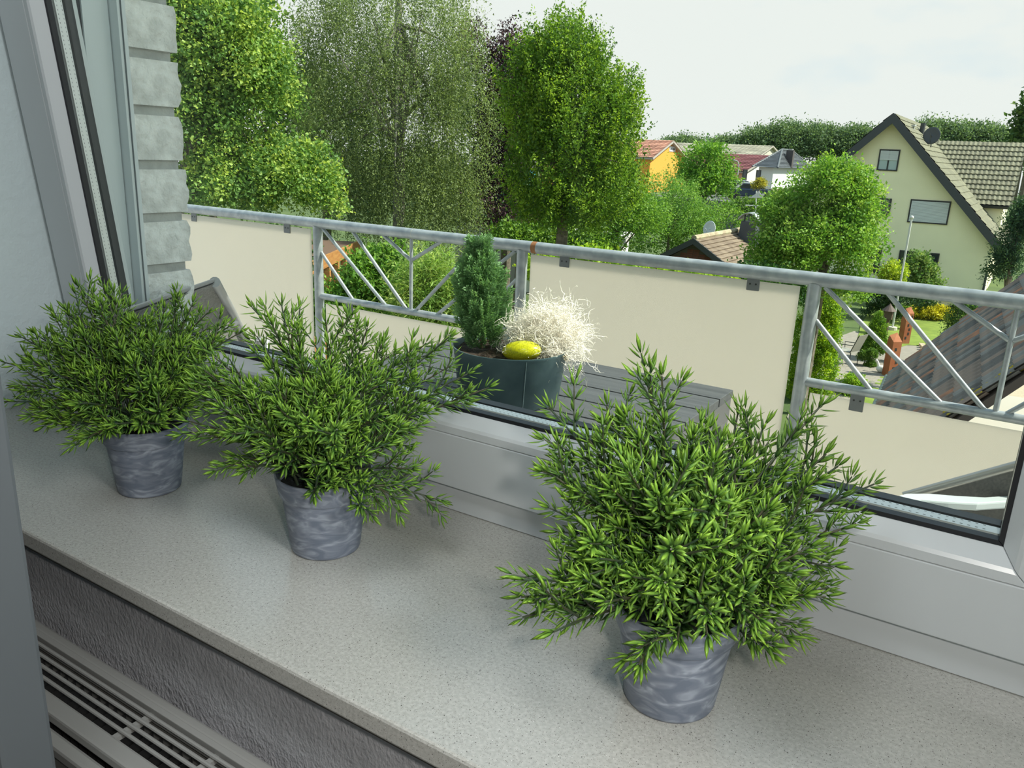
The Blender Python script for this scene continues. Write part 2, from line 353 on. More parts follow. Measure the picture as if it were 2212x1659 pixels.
# radiator ------------------------------------------------------------------
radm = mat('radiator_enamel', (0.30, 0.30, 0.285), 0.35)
rad = emp('radiator', (-.45, .40, -.6), 'off white panel radiator with slatted top grille below the sill', 'radiator')
rx0, rx1, rz = -1.03, 0.12, -.152
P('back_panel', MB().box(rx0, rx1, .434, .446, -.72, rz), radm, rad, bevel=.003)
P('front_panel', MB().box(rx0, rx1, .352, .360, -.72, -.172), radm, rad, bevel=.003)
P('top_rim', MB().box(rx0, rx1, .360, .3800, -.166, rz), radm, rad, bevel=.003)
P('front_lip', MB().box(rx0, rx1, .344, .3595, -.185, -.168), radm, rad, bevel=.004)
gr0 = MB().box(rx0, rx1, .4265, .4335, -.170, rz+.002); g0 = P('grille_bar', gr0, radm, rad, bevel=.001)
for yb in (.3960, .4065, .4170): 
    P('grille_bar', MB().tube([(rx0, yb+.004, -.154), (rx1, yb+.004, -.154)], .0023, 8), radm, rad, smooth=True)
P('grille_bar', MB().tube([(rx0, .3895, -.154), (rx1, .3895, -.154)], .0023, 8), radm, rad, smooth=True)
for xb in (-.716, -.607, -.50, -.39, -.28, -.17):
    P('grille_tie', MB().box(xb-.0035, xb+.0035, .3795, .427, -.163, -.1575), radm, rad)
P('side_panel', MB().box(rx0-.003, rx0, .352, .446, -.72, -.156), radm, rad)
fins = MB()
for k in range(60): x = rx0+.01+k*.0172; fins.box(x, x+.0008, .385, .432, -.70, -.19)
P('convector_fins', fins, mat('shaded_fins', (.012, .012, .012), .8), rad, kind='stuff')  # fins coloured near black to carry the shade inside the grille slots
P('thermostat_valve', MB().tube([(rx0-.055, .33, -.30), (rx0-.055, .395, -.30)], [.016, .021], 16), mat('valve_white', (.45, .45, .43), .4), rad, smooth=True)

# ================================================================== POTTED PLANTS
pm = potmat()
leafp = leafmat('plastic_leaf', 0.22, 0.33, 0.5)
stemm = mat('plant_stem', (0.045, 0.085, 0.05), 0.5, col2=(0.08, 0.075, 0.04), scale=40)
moss = mat('dark_foam', (0.006, 0.009, 0.007), 0.9, bump=0.6, bscale=80)
LV = np.array([[0, 0, 0], [-.11, .0, .30], [0, .030, .30], [.11, .0, .30], [0, -.045, .30], [-.125, .01, .60], [0, .045, .60], [.125, .01, .60], [0, -.03, .60], [0, .05, 1.0]])
LFq = [(0, 2, 1), (0, 3, 2), (0, 4, 3), (0, 1, 4), (1, 2, 6, 5), (2, 3, 7, 6), (3, 4, 8, 7), (4, 1, 5, 8), (5, 6, 9), (6, 7, 9), (7, 8, 9), (8, 5, 9)]
def leaves(O, D, U, L, C0, C1, wr=1.0):
    n = len(O); D = D/np.linalg.norm(D, axis=1, keepdims=True); Sx = np.cross(U, D); Sx /= (np.linalg.norm(Sx, axis=1, keepdims=True)+1e-9); U2 = np.cross(D, Sx)
    T = LV[None]*L[:, None, None]; wr = .74
    V = O[:, None]+T[:, :, :1]*wr*Sx[:, None]+T[:, :, 1:2]*U2[:, None]+T[:, :, 2:3]*D[:, None]
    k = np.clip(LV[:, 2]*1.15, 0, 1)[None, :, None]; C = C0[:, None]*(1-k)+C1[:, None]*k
    return V, C
def leafmesh(name, V, C, m):
    n = len(V); nv = V.shape[1]; me = bpy.data.meshes.new(name); me.vertices.add(n*nv); me.vertices.foreach_set('co', V.ravel())
    lv = np.concatenate([np.array(f) for f in LFq]); ls = np.array([len(f) for f in LFq]); st = np.concatenate([[0], np.cumsum(ls)[:-1]])
    idx = (np.arange(n)[:, None]*nv+lv).ravel().astype(np.int32); me.loops.add(len(idx)); me.loops.foreach_set('vertex_index', idx)
    me.polygons.add(n*len(ls)); me.polygons.foreach_set('loop_start', (np.arange(n)[:, None]*len(lv)+st).ravel().astype(np.int32))
    try: me.polygons.foreach_set('loop_total', np.tile(ls, n).astype(np.int32))
    except Exception: pass
    ca = me.color_attributes.new('tint', 'FLOAT_COLOR', 'POINT'); CC = np.ones((n, nv, 4)); CC[..., :3] = C; ca.data.foreach_set('color', CC.ravel())
    me.polygons.foreach_set('use_smooth', np.ones(n*len(ls), bool)); me.update(calc_edges=True); me.validate(); me.materials.append(m); return me
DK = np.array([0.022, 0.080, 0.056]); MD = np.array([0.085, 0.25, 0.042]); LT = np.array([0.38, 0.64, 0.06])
def sprig(root, A, T, rnd, shoots=5):
    A = np.array(A); T = np.array(T); v = T-A; L = np.linalg.norm(v); hor = np.array([v[0], v[1], 0]);
    # rises first, then arches out to the tip
    B = A+np.array([v[0]*.18, v[1]*.18, max(v[2]*.55, .25*L if v[2] > 0 else .12*L)]); Cc = A+v*.68+np.array([0, 0, .08*L])+rnd.normal(size=3)*.004
    def bz(t): return ((1-t)**3)*A+3*t*(1-t)**2*B+3*t*t*(1-t)*Cc+t**3*T
    ts = np.linspace(0, 1, 12); pts = [bz(t) for t in ts]; sm_ = MB(); sm_.tube(pts, [.0017-.0009*t for t in ts], 5)
    O = []; Dd = []; U = []; Ln = []; C0 = []; C1 = []
    def whorl(p, d, k, scale, tipness, n=4, spreadang=.85):
        d = d/np.linalg.norm(d); a = np.cross(d, [0.31, .77, .55]); a /= np.linalg.norm(a); b = np.cross(d, a); ph = rnd.random()*6.28 if k is None else k
        for j in range(n):
            t = ph+2*PI*j/n+rnd.normal()*.18; rad = math.cos(t)*a+math.sin(t)*b; ang = spreadang*(.8+.4*rnd.random())
            O.append(p+rad*.0012); Dd.append(d*math.cos(ang)+rad*math.sin(ang)); U.append(d*math.sin(ang)-rad*math.cos(ang)+1e-4)
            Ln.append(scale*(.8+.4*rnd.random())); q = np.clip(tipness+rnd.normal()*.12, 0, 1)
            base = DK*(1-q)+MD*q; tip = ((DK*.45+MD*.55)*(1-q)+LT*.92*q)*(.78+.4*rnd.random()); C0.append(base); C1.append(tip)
    def dress(f, length, t0, sp, sc, tn0, tn1):
        n = max(2, int(round(length*(1-t0)/sp))); ph = rnd.random()*6
        for i in range(n):
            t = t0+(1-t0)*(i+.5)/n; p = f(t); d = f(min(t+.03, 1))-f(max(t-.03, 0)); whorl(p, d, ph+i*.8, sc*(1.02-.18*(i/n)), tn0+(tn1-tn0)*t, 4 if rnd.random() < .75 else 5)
        p = f(1.0); d = f(1.0)-f(.94); whorl(p-d*.0, d, None, sc*.92, 1.0, 3, .5); whorl(p, d, None, sc*.85, 1.0, 1, .08)
    arc = sum(np.linalg.norm(pts[i+1]-pts[i]) for i in range(11))
    dress(bz, arc, .30, .0112, .0172, -.15, .85)
    for s in range(shoots):
        t = .34+.52*(s+rnd.random()*.7)/shoots; p = bz(t); d = bz(min(t+.05, 1))-bz(t); d /= np.linalg.norm(d)
        a = np.cross(d, rnd.normal(size=3)); a /= np.linalg.norm(a); sd = d*.78+a*.62+np.array([0, 0, .12]); sd /= np.linalg.norm(sd)
        ln = (.028+.030*rnd.random())*(1.15-.45*t); q = p+sd*ln+np.array([0, 0, .004])
        mid = p+sd*ln*.5-a*0.003
        f = lambda u, p=p, mid=mid, q=q: (1-u)**2*p+2*u*(1-u)*mid+u*u*q
        sm_.tube([f(0), f(.5), f(1)], [.0010, .0009, .0006], 4); dress(f, ln, .18, .0100, .0162, .0+.35*t, .95)
    st = ob('sprig', sm_, stemm, None, smooth=True); part(st, root)
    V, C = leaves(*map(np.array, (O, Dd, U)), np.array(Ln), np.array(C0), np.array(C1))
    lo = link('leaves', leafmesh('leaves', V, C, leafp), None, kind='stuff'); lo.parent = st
    return len(O)
HF = fwd.copy(); HF[2] = 0; HF /= np.linalg.norm(HF)
potprof = [(.0005, .003), (.0340, .003), (.0365, .0), (.0385, .001), (.0395, .0035), (.0478, .0690), (.0500, .0695), (.0510, .0715), (.0550, .0925), (.0550, .0940), (.0530, .0940), (.0500, .078), (.0440, .070), (.034, .006)]
def pot(c, label, rotz): 
    root = emp('potted_plant', (c[0], c[1], 0.0), label, 'potted plant', 'potted plants on the window sill')
    o = link('pot', MB().lathe(potprof, 72).mesh('pot', pm, True), root); o.rotation_euler = (0, 0, rotz); autosmooth(o, 50)
    s = ob('soil', MB().lathe([(0.0005, .084), (.02, .083), (.047, .080), (.0505, .079)], 32), moss, root)
    return root
def to_plane(px, py, c, off):
    r = ray(px, py); n = HF; return CP+r*(((np.array([c[0], c[1], 0])+off*n-CP)@n)/(r@n))
def build_plant(c, label, rotz, tips, nfill, seed, R=(.125, .125, .135), lean=(0, 0)):
    rnd = np.random.default_rng(seed); root = pot(c, label, rotz); cc = np.array([c[0], c[1], .082]); tot = 0
    for (px, py, off) in tips:
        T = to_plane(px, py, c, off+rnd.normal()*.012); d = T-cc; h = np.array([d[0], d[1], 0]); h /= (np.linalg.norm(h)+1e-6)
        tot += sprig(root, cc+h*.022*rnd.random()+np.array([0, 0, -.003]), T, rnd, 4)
    for i in range(nfill):
        u = rnd.normal(size=3); u /= np.linalg.norm(u); u[2] = abs(u[2])*1.0+.42; u /= np.linalg.norm(u); k = .62+.38*rnd.random()
        T = cc+np.array([u[0]*R[0]+lean[0], u[1]*R[1]+lean[1], u[2]*R[2]])*k
        h = np.array([u[0], u[1], 0]); h /= (np.linalg.norm(h)+1e-6)
        tot += sprig(root, cc+h*.030*rnd.random()+np.array([0, 0, -.003]), T, rnd, 4)
    return root
def zs(L, ox, oy, s): return [(ox+x/s, oy+y/s, o) for x, y, o in L]
t3 = zs([(550, 45, .03), (635, 140, .02), (165, 270, .04), (405, 265, .03), (160, 535, .02), (170, 690, 0), (235, 830, -.03), (60, 990, -.02), (50, 1060, -.04), (55, 1145, -.05), (185, 1205, -.07), (540, 1345, -.10), (1090, 1290, -.06),
    (1200, 1165, -.04), (1320, 1060, -.02), (1310, 1000, 0), (1310, 885, .02), (1445, 755, .03), (1520, 590, .04), (1370, 515, .05), (1300, 260, .03), (1060, 345, .04), (955, 280, .05), (880, 400, .03), (830, 360, .02), (770, 385, 0),
    (480, 320, .03), (330, 400, .04), (210, 430, .05), (200, 520, .03), (1320, 465, .05), (1080, 415, .04), (1230, 600, .02), (675, 860, -.12), (850, 500, -.06), (500, 540, -.06), (980, 820, -.10), (650, 1000, -.12), (700, 1240, -.10), (430, 610, -.06),
    (380, 900, -.09), (860, 640, -.09), (1080, 700, -.06), (1180, 960, -.07), (930, 1010, -.11), (620, 640, -.08), (340, 790, -.05), (1230, 780, -.02), (1040, 1150, -.09), (720, 520, -.03), (300, 620, -.02), (400, 1080, -.10), (840, 1130, -.11)], 1100, 740, 1.929)
t2 = zs([(540, 145, .02), (445, 165, .02), (590, 230, .01), (790, 250, .02), (400, 325, .02), (965, 265, .04), (1020, 280, .04), (870, 370, .02), (1115, 350, .04), (1275, 395, .04), (1350, 365, .05), (1475, 330, .05), (1600, 530, .02), (1700, 615, .0),
    (1490, 490, .03), (100, 390, .02), (60, 480, .0), (50, 540, 0), (20, 620, -.02), (5, 800, -.03), (150, 880, -.03), (290, 1000, -.05), (330, 1060, -.05), (480, 950, -.10), (720, 1210, -.10), (1040, 1325, -.06), (1200, 1245, -.05), (1430, 1245, -.01),
    (1270, 1070, -.01), (700, 800, -.12), (850, 850, -.12), (1200, 830, -.03), (1300, 740, -.01), (1370, 660, .02), (820, 540, -.04), (500, 600, -.06), (240, 560, -.03), (640, 420, -.01), (1050, 560, -.02), (340, 830, -.10), (1000, 1000, -.10),
    (560, 760, -.10), (920, 700, -.08), (1080, 760, -.06), (200, 730, -.05), (720, 640, -.08), (130, 620, 0), (810, 1040, -.12)], 400, 600, 2.592)
t1 = zs([(520, 180, .03), (705, 230, .03), (745, 210, .05), (350, 350, .03), (150, 520, .01), (10, 680, 0), (30, 945, -.02), (120, 835, -.01), (200, 1040, -.04), (290, 1050, -.05), (590, 1180, -.08), (720, 1110, -.10), (940, 1100, -.11), (1060, 1010, -.10),
    (1170, 295, .05), (1280, 290, .05), (1320, 360, .04), (1480, 440, .04), (1590, 490, .03), (1090, 330, .04), (870, 430, .02), (980, 430, .01), (220, 690, -.02), (1240, 960, -.04), (1230, 560, .01), (1360, 750, 0), (440, 340, .04), (660, 290, .02),
    (240, 500, .03), (400, 520, .0), (560, 520, -.02), (800, 600, -.06), (1020, 560, -.04), (600, 700, -.07), (420, 850, -.07), (350, 980, -.06), (520, 960, -.09), (1010, 830, -.09), (1150, 720, -.03), (300, 620, 0), (480, 1080, -.07), (1300, 860, -.02)], 0, 560, 3.073)
build_plant((-.195, .588), 'largest bushy green artificial plant in a marbled grey pot, nearest the camera', 1.2, t3, 26, 3)
build_plant((-.628, .606), 'bushy green artificial plant in a marbled grey pot, the middle one on the sill', 2.9, t2, 26, 2)
build_plant((-.931, .583), 'bushy green artificial plant in a marbled grey pot beside the left window reveal', 4.4, t1, 24, 1)

# ================================================================== OUTER WALL STONES
wall = ob('wall_outside_left', MB().box(-1.75, -1.345, .8625, .955, -.9, 1.6), mat('grey_mortar', (.44, .44, .42), .9, var=.12, scale=40, bump=.3, bscale=150), kind='structure')
stonem = mat('split_limestone', (.55, .54, .52), .85, col2=(.82, .81, .79), scale=26, bump=.8, bscale=70, detail=8)
def rough_stone(seed):
    import bmesh
    bm = bmesh.new(); bmesh.ops.create_cube(bm, size=1.0)
    bmesh.ops.subdivide_edges(bm, edges=bm.edges, cuts=5, use_grid_fill=True)
    r = random.Random(seed)
    for v in bm.verts:
        v.co.x *= .235; v.co.y *= .098; v.co.z *= .0755
    for v in bm.verts:
        n = r.uniform(-1, 1)
        if v.co.y > .045 and v.co.x > -.11: v.co.y += n*.0035-.001-(.003*abs(v.co.z/.037)**5)
        else:
            if abs(v.co.x) > .11: v.co.x += n*.0006
    me = bpy.data.meshes.new('brick'); bm.to_mesh(me); bm.free(); me.materials.append(stonem)
    me.polygons.foreach_set('use_smooth', [True]*len(me.polygons))
    try: me.set_sharp_from_angle(angle=math.radians(50))
    except Exception: pass
    return me
sv = [rough_stone(k) for k in range(6)]
for k in range(-8, 15):
    z = .2185+.0918*k+.0459
    o = link('brick', sv[k % 6]); part(o, wall); off = (-1.335-.1175); o.location = (off, .9145+.002*math.sin(k*2.3), z)

# unseen slab added above the window to shade the sill, pale for bounce
ob('sun_blocker', MB().box(-3.6, 2.6, .864, 1.78, 1.78, 1.94), mat('sun_blocker_pale', (.85, .85, .82), .7), kind='structure')
# balcony
ob('balcony_floor', MB().box(-4.2, 2.6, .953, 2.62, floor_z-.16, floor_z), mat('balcony_tiles', (.50, .49, .47), .7, var=.08, scale=8), kind='structure')
ob('wall_outside_front', MB().box(-1.3488, WX1+1.5, .8625, .953, floor_z, .011), MATS['grey_mortar'], kind='structure')

# ================================================================== RAILING
galv = galvmat(); YR = 2.5; ZR = .122; ZL = -.192
rl = emp('balcony_railing', (-1.5, YR, floor_z), 'galvanised steel balcony railing with cream privacy panels and slanted bars', 'railing')
P('top_rail', MB().tube([(-4.15, YR, ZR), (2.4, YR, ZR)], .0212, 28), galv, rl, smooth=True)
posts = [-3.64, -2.592, -1.552, -.522, .52, 1.56]
for x in posts: P('post', MB().tube([(x, YR, floor_z), (x, YR, ZR-.012)], .0205, 24), galv, rl, smooth=True)
panelm = mat('cream_panel', (0.77, 0.725, 0.67), 0.5, var=.03, scale=1.6, spec=.3)
# slightly translucent plastic boards
t = panelm.node_tree; b = t.nodes['Principled BSDF']; trn = t.nodes.new('ShaderNodeBsdfTranslucent'); trn.inputs[0].default_value = (.97, .905, .83, 1)
mxs = t.nodes.new('ShaderNodeMixShader'); mxs.inputs[0].default_value = .6; t.links.new(b.outputs[0], mxs.inputs[1]); t.links.new(trn.outputs[0], mxs.inputs[2]); t.links.new(mxs.outputs[0], t.nodes['Material Output'].inputs['Surface'])
clipm = mat('grey_clip', (.17, .175, .18), .5, .2); holem = mat('clip_screw', (.02, .02, .02), .5)
def panel(x0, x1, zt, clips, zrail, rr):
    p = P('privacy_panel', MB().box(x0, x1, YR-.003, YR+.003, floor_z+.06, zt), panelm, rl, bevel=.0015)
    for x in clips:
        c = ob('panel_clip', MB().box(x-.020, x+.020, YR-.008, YR-.0035, zt-.030, zrail-rr*.4), clipm, None, bevel=.002); c.parent = p
        for dx in (-.009, .009): 
            h = MB().tube([(x+dx, YR-.0088, zrail-rr-.014), (x+dx, YR-.0079, zrail-rr-.014)], .0030, 10); c2 = ob('clip_screw', h, holem, None); c2.parent = p
panel(-3.60, -2.632, .094, (-3.42, -2.775), ZR, .0212)
panel(-1.514, -.563, .096, (-1.372, -.703), ZR, .0212)
panel(-2.552, -1.592, -.222, (-2.407, -1.74), ZL, .0145)
panel(-.490, .482, -.224, (-.353, .32), ZL, .0145)
panel(.56, 1.52, .094, (.7, 1.38), ZR, .0212)
def bay(xa, xb):
    P('lower_rail', MB().tube([(xa, YR, ZL), (xb, YR, ZL)], .0142, 20), galv, rl, smooth=True)
    xm = (xa+xb)/2; h0, h1 = ZL+.008, ZR-.014
    def bar(p, q, r=.0073): P('brace', MB().tube([(p[0], YR, p[1]), (q[0], YR, q[1])], r, 12), galv, rl, smooth=True)
    bar((xm, h0), (xm, h1))
    for s in (-1, 1):
        E = xa if s < 0 else xb
        def X(f): return E-s*f   # distance from the outer post
        bar((X(.018), 0.0), (X(.20), h0)); bar((X(.03), h1-.006), (X(.385), h0)); bar((X(.20), h1), (X(.507-.012), h0) if s < 0 else (X(.507-.012), h0)); bar((X(.365), h1), (xm+s*.004, .018))
bay(-2.592, -1.552); bay(-.522, .52)
# rust collar on the top rail by the second post and a small rust spot
rust = mat('rust', (.26, .10, .035), .9, col2=(.36, .17, .08), scale=60)
P('rust_band', MB().tube([(-1.507, YR, ZR), (-1.487, YR, ZR)], .0216, 28), rust, rl, smooth=True)
P('rail_joint', MB().tube([(-2.06, YR, ZR), (-2.058, YR, ZR)], .0215, 24), mat('joint_line', (.5, .48, .42), .6), rl, smooth=True)

# ================================================================== TABLE
tabm = mat('grey_polywood', (.055, .058, .062), .6, col2=(.08, .083, .087), scale=14, stretch=(.15, 6, 6), bump=.15, bscale=120)
tb = emp('garden_table', (-1.05, 1.72, floor_z), 'dark grey slatted garden table standing on the balcony', 'table')
TZ = -.14; tx0, tx1 = -1.515, -.602
ys = [2.073, 1.963, 1.843, 1.724, 1.605, 1.486, 1.367]
for i in range(6):
    P('slat', MB().box(tx0, tx1, ys[i+1]+.0035, ys[i]-.0035 if i else ys[i], TZ-.022, TZ), tabm, tb, bevel=.0015)
for x0_, x1_ in ((tx0+.002, tx0+.026), (tx1-.026, tx1-.002)):
    P('apron', MB().box(x0_, x1_, 1.372, 2.070, TZ-.085, TZ-.0225), mat('grey_alu', (.12, .12, .125), .45, .3), tb, bevel=.002)
for yy in (1.375, 2.045): P('apron', MB().box(tx0+.03, tx1-.03, yy, yy+.024, TZ-.085, TZ-.0225), MATS['grey_alu'], tb, bevel=.002)
for x in (tx0+.003, tx1-.063):
    for y in (1.373, 2.009): P('leg', MB().box(x, x+.06, y, y+.06, floor_z, TZ-.0855), MATS['grey_alu'], tb, bevel=.002)

# ================================================================== ZINC PLANTER
zinc = mat('zinc_sheet', (.045, .085, .10), .40, .3, col2=(.105, .165, .18), scale=9, detail=6, bump=.04, bscale=40)
pc = (-1.032, 1.626); ZB = TZ+.0005; zr = -.011
pl = emp('zinc_planter', (pc[0], pc[1], ZB), 'round dark zinc planter with conifer and white bush on the grey table', 'planter')
P('tub', MB().lathe([(.001, .004), (.120, .004), (.1225, 0), (.1245, .002), (.1395, .124), (.1425, .128), (.1425, .1315), (.1400, .1315), (.1375, .125), (.121, .008)], 72, (pc[0], pc[1], ZB)), zinc, pl, smooth=True)
sa = math.atan2(-.905, .42)
def onr(r, a, z): return (pc[0]+r*math.cos(a), pc[1]+r*math.sin(a), ZB+z)
sd = aty(1150, 800, 1.50); sa = math.atan2(sd[1]-pc[1]-.0, sd[0]-pc[0])
P('seam', MB().tube([onr(.1247, sa, .001), onr(.1402, sa, .126)], .0016, 8), mat('zinc_seam', (.09, .13, .14), .4, .3), pl)
soilm = mat('dark_soil', (.018, .011, .007), .95, col2=(.065, .038, .024), scale=120, bump=1.0, bscale=160)
so = MB(); n_ = 28
V = [(pc[0], pc[1], ZB+.122)]; F = []
for i in range(1, 9):
    for j in range(n_):
        r = .137*i/8; V.append((pc[0]+r*math.cos(2*PI*j/n_), pc[1]+r*math.sin(2*PI*j/n_), ZB+.116+random.uniform(-.004, .006)))
for j in range(n_): F.append((0, 1+j, 1+(j+1) % n_))
for i in range(7):
    for j in range(n_): F.append((1+i*n_+j, 1+(i+1)*n_+j, 1+(i+1)*n_+(j+1) % n_, 1+i*n_+(j+1) % n_))
P('soil', so.add(V, F), soilm, pl)
# small conifer
cb = atz(1048, 762, ZB+.12); cb = np.array([pc[0]-.070, pc[1]-.022, ZB+.118]); 
topc = to_plane(1033, 515, cb, .0)
rb = np.random.default_rng(11)
cm = MB(); cm.tube([cb, cb+(topc-cb)*.5, topc], [.004, .003, .001], 6)
O = []; D = []; Nn = []; C = []; L = []
H = np.linalg.norm(topc-cb)
def spray(p, d, ln, rnd):
    d = d/np.linalg.norm(d); nrm = np.cross(d, rnd.normal(size=3)); nrm /= np.linalg.norm(nrm); sd_ = np.cross(d, nrm); n = int(ln/.0038)
    q = rnd.random()
    for i in range(n):
        t = i/n; c = p+d*ln*t+np.array([0, 0, .004*t])
        for s in (-1, 1):
            l2 = (1-t)*ln*.42+.006; m = max(1, int(l2/.0045))
            dd = d*.75+s*sd_*.65
            for j in range(m):
                O.append(c+dd*l2*j/m); D.append(dd+s*sd_*rnd.normal()*.4+rnd.normal(size=3)*.25); Nn.append(nrm+rnd.normal(size=3)*.3); L.append(.0085*(.7+.6*rnd.random()))
                g = q*.6+.4*t; C.append((np.array([.07, .18, .06])*(1-g)+np.array([.33, .55, .25])*g)*(.8+.4*rnd.random()))
for i in range(420):
    t = rb.random()**.8; ph = rb.random()*6.283; base = cb+(topc-cb)*(t*.92)
    rr_ = (.078*(1-.85*(1.9*t-.75)**2) if t < .95 else .03)*(.6+.45*rb.random()); rr_ = max(rr_, .018); o_ = np.array([math.cos(ph), math.sin(ph), 0])
    p = base+o_*rr_*.45; d = o_*.75+np.array([0, 0, .75+.5*t]); spray(p, d, rr_*.55+.022, rb)
    if i % 6 == 0: cm.tube([base, p, p+d*.02], .0008, 4)
cf = P('conifer', cm, bark('conifer_bark', (.09, .06, .04), (.16, .11, .07)), pl, label='small feathery green conifer')
lf_ = quads('foliage', np.array(O), np.array(D), np.array(Nn), np.array(L), np.array(L)*.38, np.array(C), leafmat('conifer_leaf', .3), kind='stuff'); lf_.parent = cf
# white cushion bush: crooked silvery twigs
wb = MB(); rw = np.random.default_rng(5); wc = to_plane(1198, 690, (pc[0]+.055, pc[1]+.035), 0.0); wbase = np.array([pc[0]+.045, pc[1]+.02, ZB+.12])
def twig(p, d, ln, r, depth):
    n = max(3, int(ln/.006)); pts = [p]; 
    for i in range(n):
        d = d+rw.normal(size=3)*.42; d /= np.linalg.norm(d); p = p+d*(ln/n); pts.append(p)
        if depth > 0 and rw.random() < .42: twig(p, d+rw.normal(size=3)*.8, ln*.45, r*.75, depth-1)
    wb.tube(pts, [r*(1-.5*i/n) for i in range(n+1)], 3, False)
for i in range(330):
    u = rw.normal(size=3); u[2] = abs(u[2])*.8+.02; u /= np.linalg.norm(u)
    e = wc+np.array([u[0]*.112, u[1]*.090, (u[2]*1.4-.42)*.078]); s = wbase+(e-wbase)*.35+rw.normal(size=3)*.008
    twig(s, e-s, np.linalg.norm(e-s)*1.05, .0008, 2)
for (px, py) in ((1163, 595), (1307, 680), (1322, 700), (1275, 655), (1303, 755), (1125, 620), (1187, 620), (1230, 640), (1290, 715)):
    e = to_plane(px, py, wc, rw.normal()*.02); s = wc+(e-wc)*.25; twig(s, e-s, np.linalg.norm(e-s)*.96, .0010, 2)
whitet = mat('silvery_twig', (.92, .86, .76), .7)
P('white_bush', wb, whitet, pl, kind='stuff', label='bleached white wiry cushion bush')
wt = MB()
for i in range(14):
    a = sa+.75+rw.random()*.25; p = np.array(onr(.136, a, .128)); q = p+np.array([math.cos(a), math.sin(a), -1.0])*.01+rw.normal(size=3)*.006; wt.tube([p, (p+q)/2+rw.normal(size=3)*.003, q], .0009, 4)
P('dry_root', wt, mat('dry_straw', (.55, .46, .30), .8), pl, kind='stuff')
# yellow pebble
yc = to_plane(1127, 758, (pc[0]+.012, pc[1]-.085), 0.0)
ym = mat('yellow_speckled_glaze', (.62, .60, .01), .25, col2=(.34, .34, .01), scale=420, detail=6)
ye = emp('yellow_stone', (yc[0], yc[1], ZB+.118), 'shiny yellow speckled oval stone lying on the planter soil', 'stone')
em = MB().sphere((0, 0, 0), (.0475, .030, .0245), 28, 18); eo = ob('stone_body', em, ym, ye, smooth=True); eo.location = (0, 0, yc[2]-(ZB+.118)); eo.rotation_euler = (0, -.12, .35)

# ================================================================== CHAIRS ON THE BALCONY
slm = mat('grey_mesh_sling', (.17, .16, .15), .8, col2=(.30, .285, .27), scale=220, detail=1)
chf = mat('chair_frame_grey', (.36, .36, .37), .4, .4)
ch = emp('folding_chair', (-2.75, 1.55, floor_z), 'grey mesh folding garden chair behind the stone wall edge', 'chair')
Tp = atz(464, 609, .17); hv = ray(1250, 323); hv = np.array([hv[0], hv[1], 0]); hv /= np.linalg.norm(hv)
q1 = atz(500, 672, .03); q2 = atz(536, 745, -.12)
ch.location = (Tp[0]-hv[0]*.25, Tp[1]-hv[1]*.25, floor_z)
side = [Tp, q1, q2, q2+(q2-q1)*.9, ]
wv = -hv*.46
def sheet(pts, w, th=.003):
    m = MB(); V = []; 
    for p in pts: V += [p, p+w]
    V2 = [v+np.array([0, 0, -th]) for v in V]; n = len(pts); F = [(2*i, 2*i+1, 2*i+3, 2*i+2) for i in range(n-1)]+[(2*n+2*i, 2*n+2*i+2, 2*n+2*i+3, 2*n+2*i+1) for i in range(n-1)]
    return m.add(V+V2, F)
def P0(name, mb, m, **k): return P(name, mb, m, ch, **k)
P0('backrest', sheet(side, wv), slm)
P0('side_rail', MB().tube(side, .011, 10), chf, smooth=True); P0('side_rail', MB().tube([p+wv for p in side], .011, 10), chf, smooth=True)
ddn = (q1-Tp); ddn /= np.linalg.norm(ddn)
P0('top_bar', MB().obox(Tp-ddn*.006, wv, ddn*.038, np.array([0, 0, .008])), chf, bevel=.003)
P0('cross_bar', MB().tube([Tp+(q2-Tp)*.58, Tp+(q2-Tp)*.58+wv], .008, 8), mat('dark_bar', (.1, .1, .1), .5), smooth=True)
end = side[-1]; gl = np.array([end[0], end[1], floor_z]); sdir = np.array([q2[0]-Tp[0], q2[1]-Tp[1], 0]); sdir /= np.linalg.norm(sdir)
P0('seat', sheet([end, end+sdir*.42+np.array([0, 0, .02])], wv), slm)
for w_ in (np.zeros(3), wv):
    P0('leg', MB().tube([end+w_+np.array([0, 0, .1]), gl+w_+sdir*.40], .010, 8), chf, smooth=True)
    P0('leg', MB().tube([end+w_+sdir*.40, gl+w_-sdir*.12], .010, 8), chf, smooth=True)
# recliner at right, only armrest and edge of the sling show
rc = emp('reclining_chair', (.0, 1.55, floor_z), 'white armed reclining chair with dark sling, seen just over the window frame at right', 'chair')
zA = -.215
arm = [atz(px, py, zA) for px, py in ((1912, 1082), (1950, 1072), (2000, 1072), (2060, 1077), (2120, 1080), (2180, 1076), (2260, 1066))]
wm = mat('white_plastic_arm', (.45, .49, .50), .35)
am = MB(); V = []; F = []
for i, p in enumerate(arm):
    w_ = np.array([0.012, .052, 0]) if i else np.array([0.004, .03, 0])
    V += [p-w_*.5, p+w_*.5, p+w_*.5-np.array([0, 0, .018]), p-w_*.5-np.array([0, 0, .018])]
for i in range(len(arm)-1):
    for j in range(4): F.append((i*4+j, i*4+(j+1) % 4, (i+1)*4+(j+1) % 4, (i+1)*4+j))
F += [(3, 2, 1, 0), tuple(4*(len(arm)-1)+j for j in range(4))]
def Rc(name, mb, m, **k): return P(name, mb, m, rc, **k)
Rc('armrest', am.add(V, F), wm, bevel=.004)
a0 = arm[1]; a1 = arm[-1]
s0 = aty(1975, 1066, a0[1]+.09); s1 = aty(2215, 1000, a0[1]+.16); dr = s1-s0
up = s0+dr*2.2
slk = mat('dark_sling', (.035, .035, .033), .55, col2=(.07, .068, .06), scale=200)
wd = np.array([.0, .02, -.33])
